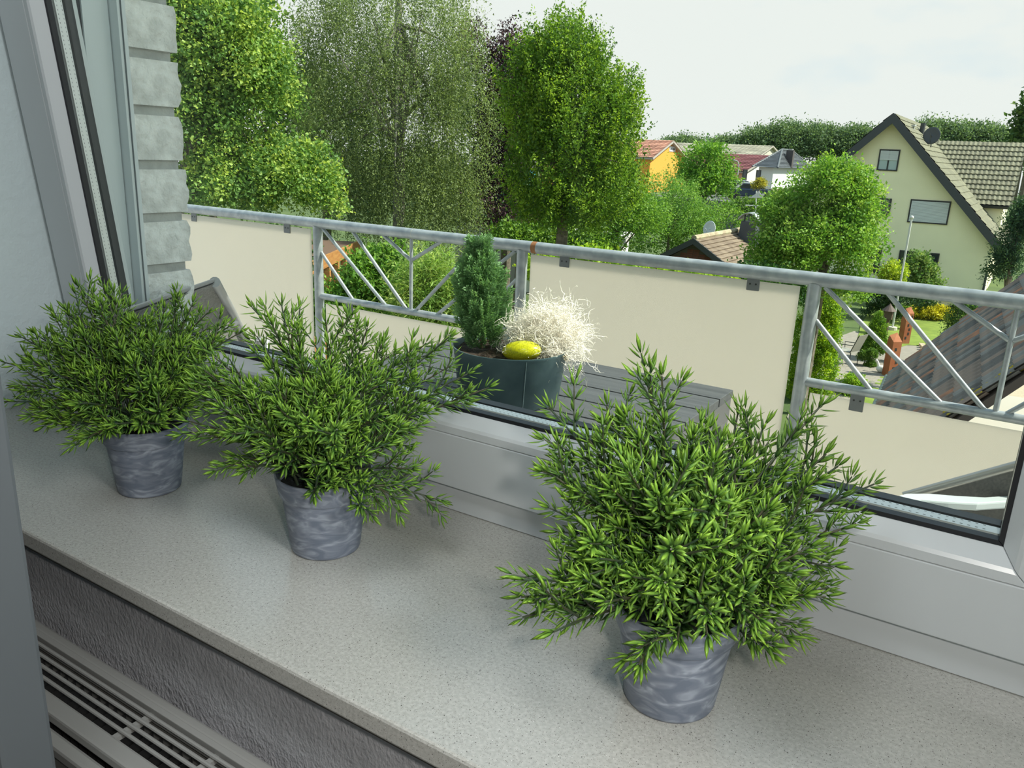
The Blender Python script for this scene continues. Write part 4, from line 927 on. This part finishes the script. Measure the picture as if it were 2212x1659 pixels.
# ------------------------------------------------------------------ cars, lamp, garden things
def car(px, py, D, label, body, rot, name='car'):
    p = atd(px, py, D); root = emp(name, (p[0], p[1], G), label, 'car'); root.rotation_euler = (0, 0, rot)
    bm_ = mat('car_paint_'+label[:6], body, .25, .3)
    pr = [(-2.1, .35), (-2.15, .7), (-1.9, .92), (-1.2, .98), (1.25, 1.02), (2.0, .85), (2.1, .55), (2.05, .35)]
    ob('body', MB().prism([(x, -.85, z) for x, z in pr], (0, 1.7, 0)), bm_, root, bevel=.08)
    cb_ = [(-1.25, .97), (-.75, 1.42), (.6, 1.44), (1.35, 1.0)]
    ob('cabin', MB().prism([(x, -.72, z) for x, z in cb_], (0, 1.44, 0)), pane_d, root, bevel=.05)
    ob('roof', MB().box(-.72, .6, -.68, .68, 1.43, 1.48), mat('car_roof_shine', (.5, .55, .6), .2, .3), root, bevel=.02)
    for x in (-1.35, 1.35):
        for y in (-.8, .8): ob('wheel', MB().tube([(x, y-.1, .33), (x, y+.1, .33)], .33, 16), rubber, root)
    return root
c1 = car(1618, 424, 76, 'dark blue car parked by the salmon house', (.03, .05, .09), .5)
c1.location.z = atd(1618, 432, 76)[2]
c2 = car(1596, 418, 80, 'grey car mostly hidden behind the dark blue car', (.12, .13, .14), .5); c2.location.z = atd(1596, 425, 80)[2]
# raised street terrace below the cars
sp_ = atd(1610, 431, 74); ob('street', MB().box(sp_[0]-20, sp_[0]+14, sp_[1]-3, sp_[1]+14, G-.1, min(c1.location.z, c2.location.z)-.0), mat('asphalt', (.12, .12, .12), .9), kind='structure')
lp = atd(1590, 408, 78); lt_ = atd(1588, 348, 78)
sl_ = emp('street_lamp', (lp[0], lp[1], lp[2]), 'slim curved grey street lamp in front of the maroon roof', 'street lamp')
P('pole', MB().tube([(lp[0], lp[1], lp[2]-1), (lp[0], lp[1], lt_[2]-.3), (lp[0]-.15, lp[1], lt_[2]), (lp[0]-.6, lp[1], lt_[2]+.12)], .05, 8), mat('lamp_grey', (.4, .41, .4), .5), sl_, smooth=True)
P('lamp_head', MB().box(lp[0]-.95, lp[0]-.5, lp[1]-.08, lp[1]+.08, lt_[2]+.06, lt_[2]+.16), MATS['lamp_grey'], sl_, bevel=.02)
# flag pole
f0 = atz(1927, 713, G); f1 = aty(1972, 470, f0[1]); fp = emp('flag_pole', f0, 'thin white pole with knob in front of the yellow house', 'pole')
P('pole', MB().tube([f0, (f0[0], f0[1], aty(1972, 474, f0[1])[2])], .035, 8), mat('pole_white', (.6, .6, .57), .4), fp, smooth=True); P('knob', MB().sphere((f0[0], f0[1], f1[2]), .07, 10, 8), MATS['pole_white'], fp, smooth=True)
P('pole_foot', MB().tube([f0, f0+V3((0, 0, .12))], .16, 12), mat('foot_beige', (.55, .5, .42), .8), fp)
# rusty pillars
rustm = mat('corten_steel', (.30, .085, .03), .85, col2=(.36, .13, .055), scale=3)
def pillar(px, py, h, w, label):
    p = atz(px, py, G); root = emp('rusty_pillar', p, label, 'garden pillar', 'rusty steel garden pillars'); root.rotation_euler = (0, 0, .75)
    ob('pillar_body', MB().box(-w/2, w/2, -w/2, w/2, 0, h), rustm, root)
    ob('pillar_point', MB().add([(-w/2, -w/2, h), (w/2, -w/2, h), (w/2, w/2, h), (-w/2, w/2, h), (-w/2+.02, w/2-.02, h+.14), (w/2-.02, w/2-.02, h+.22)], [(0, 1, 5, 4), (1, 2, 5), (0, 4, 3), (3, 4, 5, 2)]), rustm, root)
    rr_ = random.Random(int(px))
    for k in range(4):
        z = h*(.2+.18*k); x = rr_.uniform(-.25, .25)*w; ob('cut_out', MB().box(x-.03, x+.03, -w/2-.004, -w/2+.003, z, z+.09), holem, root); ob('cut_out', MB().box(w/2-.003, w/2+.004, x-.03, x+.03, z+.04, z+.12), holem, root)
    return root
pillar(1920, 812, 1.02, .27, 'nearest rusty steel pillar beside the clipped cone bush'); pillar(1951, 741, .80, .26, 'middle rusty steel pillar with square cut outs'); pillar(1958, 712, .62, .24, 'farthest rusty steel pillar at the lawn edge')
# low curved stone kerbs by the pillars
km = mat('sandstone', (.55, .42, .28), .9, var=.1, scale=6)
kb = emp('stone_kerb', atz(1945, 770, G), 'curved edge of small sandstone blocks round the patio bed', 'kerb')
for k in range(16):
    t_ = k/15; p = atz(1985-30*t_+10*math.sin(t_*7), 748+62*t_, G); P('kerb_stone', MB().obox(p, (.17, .03, 0), (-.03, .15, 0), (0, 0, .09+.02*(k % 3))), km, kb)
# lantern
l0 = atz(1912, 722, G); ln_ = emp('garden_lantern', l0, 'dark garden lantern with pointed cap behind the cone bush', 'lantern'); dkm = mat('lantern_brown', (.09, .055, .045), .7)
P('lantern_post', MB().tube([l0, l0+V3((0, 0, .55))], .07, 8), dkm, ln_); P('lantern_body', MB().box(l0[0]-.13, l0[0]+.13, l0[1]-.13, l0[1]+.13, G+.55, G+.85), dkm, ln_)
P('lantern_cap', MB().lathe([(.24, .85), (.05, 1.05), (.001, 1.12)], 12, (l0[0], l0[1], G)), dkm, ln_)
# metal chair
g0_ = atz(1826, 787, G); gc = emp('metal_garden_chair', g0_, 'thin dark metal chair with mesh back standing on the patio', 'chair'); gc.rotation_euler = (0, 0, -.35); wire = mat('dark_wire', (.05, .055, .05), .5, .4)
for x, y in ((-.24, -.22), (.24, -.22), (-.24, .22), (.24, .22)): ob('leg', MB().tube([(x, y, 0), (x*.95, y*.95, .43)], .012, 6), wire, gc)
ob('seat', MB().box(-.25, .25, -.24, .24, .42, .44), mat('chair_mesh', (.30, .29, .25), .7), gc)
ob('backrest', MB().prism([(.22, -.24, .44), (.22, .24, .44), (.42, .24, .98), (.42, -.24, .98)], (.015, 0, 0)), MATS['chair_mesh'], gc)
for y in (-.25, .25): ob('back_rail', MB().tube([(.22, y, .42), (.43, y, 1.0)], .013, 6), wire, gc); ob('armrest', MB().tube([(-.24, y, .42), (-.26, y, .62), (.28, y, .66)], .012, 6), wire, gc)
# white goose-like stones at the bed
g1 = atz(1904, 806, G); wg = emp('white_goose_figure', g1, 'small white goose figure in the flower bed by the nearest pillar', 'garden figure')
wmat = mat('white_ceramic', (.75, .74, .70), .4); P('goose_body', MB().sphere(g1+V3((0, 0, .12)), (.17, .10, .11), 12, 8), wmat, wg, smooth=True); P('goose_neck', MB().tube([g1+V3((-.1, 0, .18)), g1+V3((-.15, 0, .32)), g1+V3((-.2, 0, .36))], [.04, .03, .035], 8), wmat, wg, smooth=True)
g2 = atz(2020, 682, G); wr = emp('white_boulder', g2, 'white boulder in front of the yellow flowering shrub', 'boulder'); bo = MB().sphere((0, 0, .16), (.36, .24, .22), 12, 8); bo.v = [(x+.03*math.sin(9*y+3*z), y, z+.02*math.sin(11*x)) for x, y, z in bo.v]; ob('boulder_body', bo, wmat, wr, smooth=True)
# picket fence in front of the yellow house
fa = atz(1975, 664, G); fb = atz(2135, 680, G); fe = emp('picket_fence', fa, 'low pale picket fence with a long rail below the yellow house', 'fence'); fd = fb-fa; fd[2] = 0
pk = MB(); n_ = 44
for k in range(n_): pk.obox(fa+fd*(k/n_)+V3((0, 0, .30)), fd/np.linalg.norm(fd)*.06, (0, .025, 0), (0, 0, .42))
P('pickets', pk, mat('picket_cream', (.62, .52, .40), .8), fe, kind='stuff'); P('fence_rail', MB().obox(fa+V3((0, -.03, .22)), fd, (0, .03, 0), (0, 0, .08)), MATS['picket_cream'], fe)
P('fence_backing', MB().obox(fa+V3((0, .06, .0)), fd, (0, .03, 0), (0, 0, .9)), mat('fence_dark', (.03, .03, .03), .9), fe)

# ================================================================== TREES
lt1 = leafmat('tree_leaf', .45, .5, .3); BR = 1.4
def pxblob(px, py, rx, ry, D, rd=None):
    """ellipsoid blob whose outline is about rx,ry pixels at distance D"""
    c = atd(px, py, D); dep = (c-CP)@fwd; s = dep/FPX; R = rx*s; return (c[0], c[1], c[2], R if rd is None else rd, R if rd is None else rd, ry*s)
def tree(name, label, blobs, D, cols, nclump, per, size, base=None, gr=False, trunk=.16, cat='tree', bm_=None, limbs=7, group=None, **kw):
    if gr:
        q_ = atz(blobs[0][0], blobs[0][1]+blobs[0][3], G); D = math.hypot(q_[0], q_[1])
    B = [pxblob(*b[:4], b[4] if len(b) > 4 else D) for b in blobs]
    ext = kw.get('length', .35)*.6*kw.get('outw', .7)+kw.get('spread', .12)*.6
    if kw.get('axis', (0, 0, .3))[2] >= -.5: B = [(b[0], b[1], b[2]-ext*.4, max(b[3]-ext, b[3]*.5), max(b[4]-ext, b[4]*.5), max(b[5]-ext, b[5]*.5)) for b in B]
    B0 = B[0]; bx, by = (B0[0], B0[1]) if base is None else tuple(atd(base, 400, D)[:2])
    root = emp(name, (bx, by, G), label, cat, group)
    rnd = random.Random(len(label)); zt = B0[2]
    tm = MB(); pts = [(bx, by, G-.05), (bx+.05, by, G+(zt-G)*.5), (B0[0], B0[1], zt), (B0[0]+.1, B0[1], zt+B0[5]*.6)]
    tm.tube(pts, [trunk, trunk*.8, trunk*.5, trunk*.15], 8)
    for i in range(limbs):
        b_ = B[i % len(B)]; a = rnd.uniform(0, 6.28); s0 = V3(pts[1])+(V3(pts[2])-V3(pts[1]))*rnd.uniform(0, 1); e = V3((b_[0]+b_[3]*.75*math.cos(a), b_[1]+b_[4]*.75*math.sin(a), b_[2]+b_[5]*rnd.uniform(-.4, .8)))
        tm.tube([s0, (s0+e)/2+V3((0, 0, .1)), e], [trunk*.38, trunk*.22, trunk*.05], 6)
    P('trunk', tm, bm_ or bark(), root, smooth=True)
    if max(cols[-1]) < 2: cols = [(min(.85, c_[0]*1.5), min(.85, c_[1]*1.32), c_[2]*1.5) if c_[1] > c_[0] else tuple(min(.85, x*BR) for x in c_) for c_ in cols]
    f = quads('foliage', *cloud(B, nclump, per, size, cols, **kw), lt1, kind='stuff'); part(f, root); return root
# hornbeam: dense, upright shoots
tree('hornbeam_tree', 'dense bright green rounded tree with upright shoots in the middle', [(1225, 260, 135, 175), (1195, 380, 120, 120), (1290, 330, 110, 130), (1148, 235, 85, 130), (1215, 150, 95, 95), (1335, 250, 65, 75), (1185, 465, 95, 55), (1290, 440, 110, 75), (1240, 480, 100, 45)], 21,
     [(.025, .075, .01), (.10, .22, .018), (.28, .44, .035)], 2800, 36, .076, trunk=.2, axis=(0, 0, 1.1), outw=.55, length=.75, spread=.085, shell=.4, limbs=14)
# birch: drooping olive strands
tree('birch_tree', 'tall weeping birch with hanging olive green strands', [(860, 40, 200, 170), (830, 220, 200, 160), (985, 260, 92, 150), (760, 330, 100, 150), (880, 390, 150, 100), (960, 420, 80, 80), (740, 60, 110, 110), (925, 60, 60, 90)], 25,
     [(.05, .09, .035), (.125, .195, .06), (.25, .35, .11)], 4300, 36, .066, trunk=.22, axis=(0, 0, -.9), outw=.25, length=1.1, spread=.085, shell=.35, droop=.3, bm_=mat('birch_bark', (.30, .28, .24), .8, col2=(.12, .11, .10), scale=4), limbs=18, wratio=.45, low=-.9)
# maple at the left
tree('maple_tree', 'yellow green maple spreading above the railing beside the stone wall', [(470, 90, 150, 120), (560, 180, 90, 90), (440, 250, 110, 110), (600, 370, 130, 80), (480, 400, 130, 80), (690, 420, 60, 55), (400, 120, 90, 160)], 15,
     [(.05, .13, .03), (.15, .29, .06), (.38, .50, .09)], 2400, 30, .062, base=330, trunk=.15, axis=(0, 0, .1), outw=.7, length=.32, spread=.14, shell=.55, limbs=16, wratio=.8)
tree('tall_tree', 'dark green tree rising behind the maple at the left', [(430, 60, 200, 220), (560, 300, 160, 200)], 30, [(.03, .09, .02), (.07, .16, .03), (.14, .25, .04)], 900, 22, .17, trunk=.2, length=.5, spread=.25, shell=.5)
tree('copper_beech', 'dark purple leaved beech squeezed between birch and round green tree', [(1105, 190, 85, 130), (1085, 330, 70, 110), (1070, 440, 100, 85), (1015, 120, 50, 75), (1120, 300, 90, 150)], 28,
     [(.02, .010, .016), (.055, .028, .045), (.15, .09, .12)], 1500, 26, .10, trunk=.2, length=.5, spread=.22, shell=.55)
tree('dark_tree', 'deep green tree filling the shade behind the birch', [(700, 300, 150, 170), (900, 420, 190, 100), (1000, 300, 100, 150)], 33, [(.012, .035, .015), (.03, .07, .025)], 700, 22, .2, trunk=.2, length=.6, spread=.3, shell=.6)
# shrubs between the round tree and the far houses
tree('small_tree', 'airy light green tree in front of the orange house', [(1335, 420, 60, 85), (1370, 470, 80, 60)], 26, [(.05, .15, .02), (.12, .27, .035), (.26, .42, .06)], 900, 24, .075, trunk=.1, length=.4, spread=.14, shell=.6)
tree('small_tree', 'feathery mid green tree left of the grey roofed house', [(1450, 440, 80, 75), (1490, 480, 90, 60), (1420, 480, 80, 60)], 41, [(.06, .17, .025), (.14, .30, .05), (.27, .44, .08)], 900, 24, .085, trunk=.1, length=.4, spread=.16, shell=.6)
tree('round_tree', 'compact fresh green tree crown just under the skyline', [(1527, 345, 62, 42), (1545, 395, 58, 50), (1500, 400, 60, 50)], 46, [(.05, .15, .02), (.12, .28, .03), (.22, .40, .05)], 480, 22, .15, trunk=.14, length=.5, spread=.2, shell=.6)
tree('bush', 'bright green bush covering the slope under the parked cars', [(1560, 470, 60, 40), (1500, 510, 90, 50), (1420, 520, 90, 50), (1330, 530, 80, 50), (1230, 520, 90, 50)], 42, [(.05, .14, .02), (.12, .26, .03), (.22, .38, .04)], 620, 20, .12, cat='bush', trunk=.08, length=.3, spread=.2, shell=.6)
tree('bush', 'green shrubs before the white garage under the round tree', [(1180, 520, 70, 40), (1270, 525, 80, 35), (1110, 510, 60, 35)], 25, [(.04, .11, .02), (.10, .22, .03), (.2, .34, .04)], 420, 20, .11, cat='bush', trunk=.06, length=.3, spread=.15, shell=.6)
# pear like tree by the yellow house
tree('pear_tree', 'leafy light green tree in front of the yellow house', [(1800, 400, 85, 62), (1850, 450, 62, 80), (1700, 470, 70, 60), (1760, 520, 130, 75), (1690, 560, 80, 55), (1855, 540, 45, 60), (1830, 620, 60, 40)], 19.5,
     [(.06, .17, .02), (.15, .32, .035), (.33, .48, .09)], 1900, 28, .075, trunk=.12, axis=(0, 0, .35), length=.35, spread=.12, shell=.6)
# distant forest
ordn = ('leftmost', 'second from the left', 'third from the left', 'fourth from the left', 'fifth from the left', 'sixth from the left', 'just left of the yellow house gable', 'just right of the dark satellite dish', 'above the olive tiled annex roof', 'third from the right edge', 'rightmost')
for i, (px, py, rx, ry) in enumerate(((1470, 322, 60, 26), (1560, 322, 60, 24), (1640, 315, 60, 42), (1700, 308, 60, 48), (1770, 310, 60, 42), (1840, 312, 60, 42), (1905, 318, 60, 42), (2010, 300, 60, 42), (2075, 305, 60, 42), (2135, 312, 55, 42), (2190, 330, 50, 40))):
    tree('forest_tree', 'tree crown of the far skyline wood, '+ordn[i], [(px, py, rx, ry), (px-25, py+12, rx*.6, ry*.7), (px+20, py-8, rx*.5, ry*.75)], 190, [(.05, .10, .05), (.10, .18, .075), (.18, .28, .12)], 430, 32, .46, trunk=.4, length=1.4, spread=1.1, shell=.5, limbs=2, group='far skyline trees')
tree('tall_tree', 'dark tree cut off by the right edge beyond the yellow house', [(2230, 300, 40, 90), (2240, 240, 30, 50)], 62, [(.02, .06, .015), (.06, .13, .03), (.14, .22, .04)], 260, 22, .3, trunk=.2, length=.8, spread=.4, shell=.6)
tree('conifer_tree', 'dark green conifer against the right side of the yellow house', [(2195, 520, 34, 85), (2170, 580, 34, 50), (2215, 470, 25, 50)], 24, [(.015, .05, .025), (.035, .09, .04), (.08, .16, .05)], 420, 24, .085, trunk=.1, axis=(0, 0, .6), length=.35, spread=.1, shell=.6, wratio=.35)
tree('conifer_tree', 'blue green conifer standing behind the weathered tiled roof', [(2062, 745, 34, 55), (2085, 690, 38, 42), (2075, 665, 24, 30)], 27, [(.015, .06, .03), (.05, .13, .03), (.16, .28, .03)], 380, 24, .07, trunk=.08, axis=(0, 0, .7), length=.25, spread=.08, shell=.5, wratio=.35)
tree('rose_bush', 'loose rose bush growing before the dark ground floor window', [(1988, 575, 34, 32), (1995, 610, 40, 30)], 38, [(.05, .13, .03), (.12, .23, .05), (.25, .33, .12)], 220, 20, .12, trunk=.05, cat='bush', length=.35, spread=.12, shell=.7)
tree('golden_bush', 'rounded yellow green bush at the foot of the yellow house', [(1932, 592, 30, 28), (1925, 620, 35, 20)], 36, [(.12, .22, .02), (.27, .40, .03), (.45, .55, .05)], 240, 20, .10, trunk=.05, cat='bush', length=.2, spread=.1, shell=.5)
tree('yellow_shrub', 'golden yellow shrub behind the white boulder', [(2008, 672, 34, 17), (2032, 676, 24, 13)], 34, [(.30, .28, .02), (.45, .40, .03), (.58, .52, .06)], 320, 20, .09, gr=True, trunk=.04, cat='bush', length=.12, spread=.08, shell=.5)
tree('box_hedge', 'small clipped light green hedge block beside the pole', [(1945, 672, 28, 13), (1920, 706, 17, 20)], 33, [(.10, .22, .02), (.20, .36, .03)], 360, 20, .06, gr=True, trunk=.03, cat='hedge', length=.05, spread=.06, shell=.3)
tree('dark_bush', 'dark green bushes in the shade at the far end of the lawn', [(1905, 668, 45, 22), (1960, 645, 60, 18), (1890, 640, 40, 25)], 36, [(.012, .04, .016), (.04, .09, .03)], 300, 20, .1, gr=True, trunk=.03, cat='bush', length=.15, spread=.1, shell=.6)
tree('thuja_hedge', 'bright green clipped thuja column beside the railing post', [(1766, 730, 50, 95), (1754, 800, 52, 80), (1742, 860, 50, 60), (1776, 680, 40, 42)], 21, [(.06, .17, .02), (.18, .34, .02), (.36, .50, .02)], 2000, 22, .06, trunk=.06, cat='hedge', axis=(0, 0, .7), length=.12, spread=.06, shell=.25, wratio=.45)
tree('cone_bush', 'clipped dark green cone shaped bush by the rusty pillar', [(1891, 738, 26, 34), (1895, 712, 18, 28), (1886, 750, 27, 22), (1897, 690, 10, 18)], 26.5, [(.03, .10, .015), (.10, .22, .02), (.20, .36, .02)], 900, 20, .045, trunk=.04, cat='bush', axis=(0, 0, .5), length=.06, spread=.04, shell=.2)
for k, (px, py, r_, lb) in enumerate(((1866, 770, 10, 'left clipped ball of the cloud pruned shrub'), (1884, 765, 9, 'right clipped ball of the cloud pruned shrub'), (1881, 791, 10, 'lowest clipped ball of the cloud pruned shrub'))):
    tree('ball_topiary', lb, [(px, py, r_*1.35, r_*1.35)], 25.5, [(.04, .11, .02), (.13, .25, .03)], 160, 18, .035, trunk=.02, cat='topiary', length=.03, spread=.03, shell=.3, limbs=1, group='clipped balls by the pillar')
tree('low_shrub', 'light green shrub at the patio corner behind the lower panel', [(1845, 825, 27, 20), (1838, 850, 30, 25)], 22, [(.08, .2, .02), (.2, .38, .03), (.36, .5, .05)], 300, 20, .055, trunk=.03, cat='bush', length=.1, spread=.06, shell=.5)
# below the railing, near
tree('laurel_shrub', 'leafy green shrubs growing below the left railing bay', [(800, 600, 60, 60), (740, 660, 60, 50), (850, 660, 70, 60), (840, 560, 30, 35), (700, 690, 60, 40)], 11.5, [(.04, .12, .02), (.10, .24, .03), (.24, .40, .06)], 700, 22, .075, trunk=.05, cat='bush', length=.25, spread=.08, shell=.6, wratio=.45)
tree('bamboo_clump', 'yellow green bamboo clump behind the slanted railing bars', [(930, 600, 55, 70), (900, 650, 60, 70), (985, 640, 55, 60), (960, 700, 60, 40)], 10.5, [(.09, .19, .03), (.19, .33, .06), (.36, .46, .12)], 700, 24, .085, trunk=.02, cat='bamboo', axis=(0, 0, -.2), length=.35, spread=.07, shell=.7, wratio=.2, limbs=8)
tree('shrub', 'row of bright shrubs showing between top rail and middle panel', [(1190, 585, 70, 30), (1300, 590, 80, 30), (1400, 610, 70, 25), (1270, 560, 60, 20)], 15, [(.08, .2, .02), (.2, .36, .02), (.36, .5, .03)], 560, 20, .085, trunk=.05, cat='bush', length=.2, spread=.09, shell=.6)
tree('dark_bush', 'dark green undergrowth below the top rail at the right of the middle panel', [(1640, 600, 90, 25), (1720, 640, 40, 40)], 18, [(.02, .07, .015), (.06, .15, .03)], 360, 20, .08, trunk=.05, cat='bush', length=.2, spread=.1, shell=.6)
tree('cherry_laurel', 'laurel shoots with pale star shaped tips peeping over the middle panel', [(1500, 612, 90, 14)], 8.5, [(.12, .25, .02), (.32, .48, .03)], 46, 16, .11, trunk=.02, cat='bush', axis=(0, 0, .9), outw=.3, length=.08, spread=.02, shell=.3, wratio=.35)
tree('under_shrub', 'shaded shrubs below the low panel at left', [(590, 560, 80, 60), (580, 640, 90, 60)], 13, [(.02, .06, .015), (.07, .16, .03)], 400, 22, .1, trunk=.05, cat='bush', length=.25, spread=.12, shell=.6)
tree('pollard_tree', 'small pollarded tree with reddish stems beside the cars', [(1643, 398, 15, 14), (1632, 402, 12, 10)], 73, [(.20, .20, .03), (.42, .36, .05)], 90, 16, .14, trunk=.08, length=.3, spread=.12, shell=.6)
tree('garden_tree', 'mid green trees filling the garden behind the round tree', [(1120, 470, 70, 40), (1100, 500, 70, 35), (1180, 460, 100, 45)], 30, [(.03, .09, .02), (.10, .2, .03), (.22, .34, .05)], 420, 20, .13, trunk=.1, length=.4, spread=.2, shell=.6)
tree('bush', 'dense hedge shrubs along the street under the hip roofed house', [(1640, 450, 60, 25), (1690, 440, 50, 30), (1600, 445, 30, 14)], 52, [(.03, .09, .02), (.09, .19, .03), (.18, .3, .05)], 300, 20, .15, trunk=.06, cat='bush', length=.3, spread=.2, shell=.6)
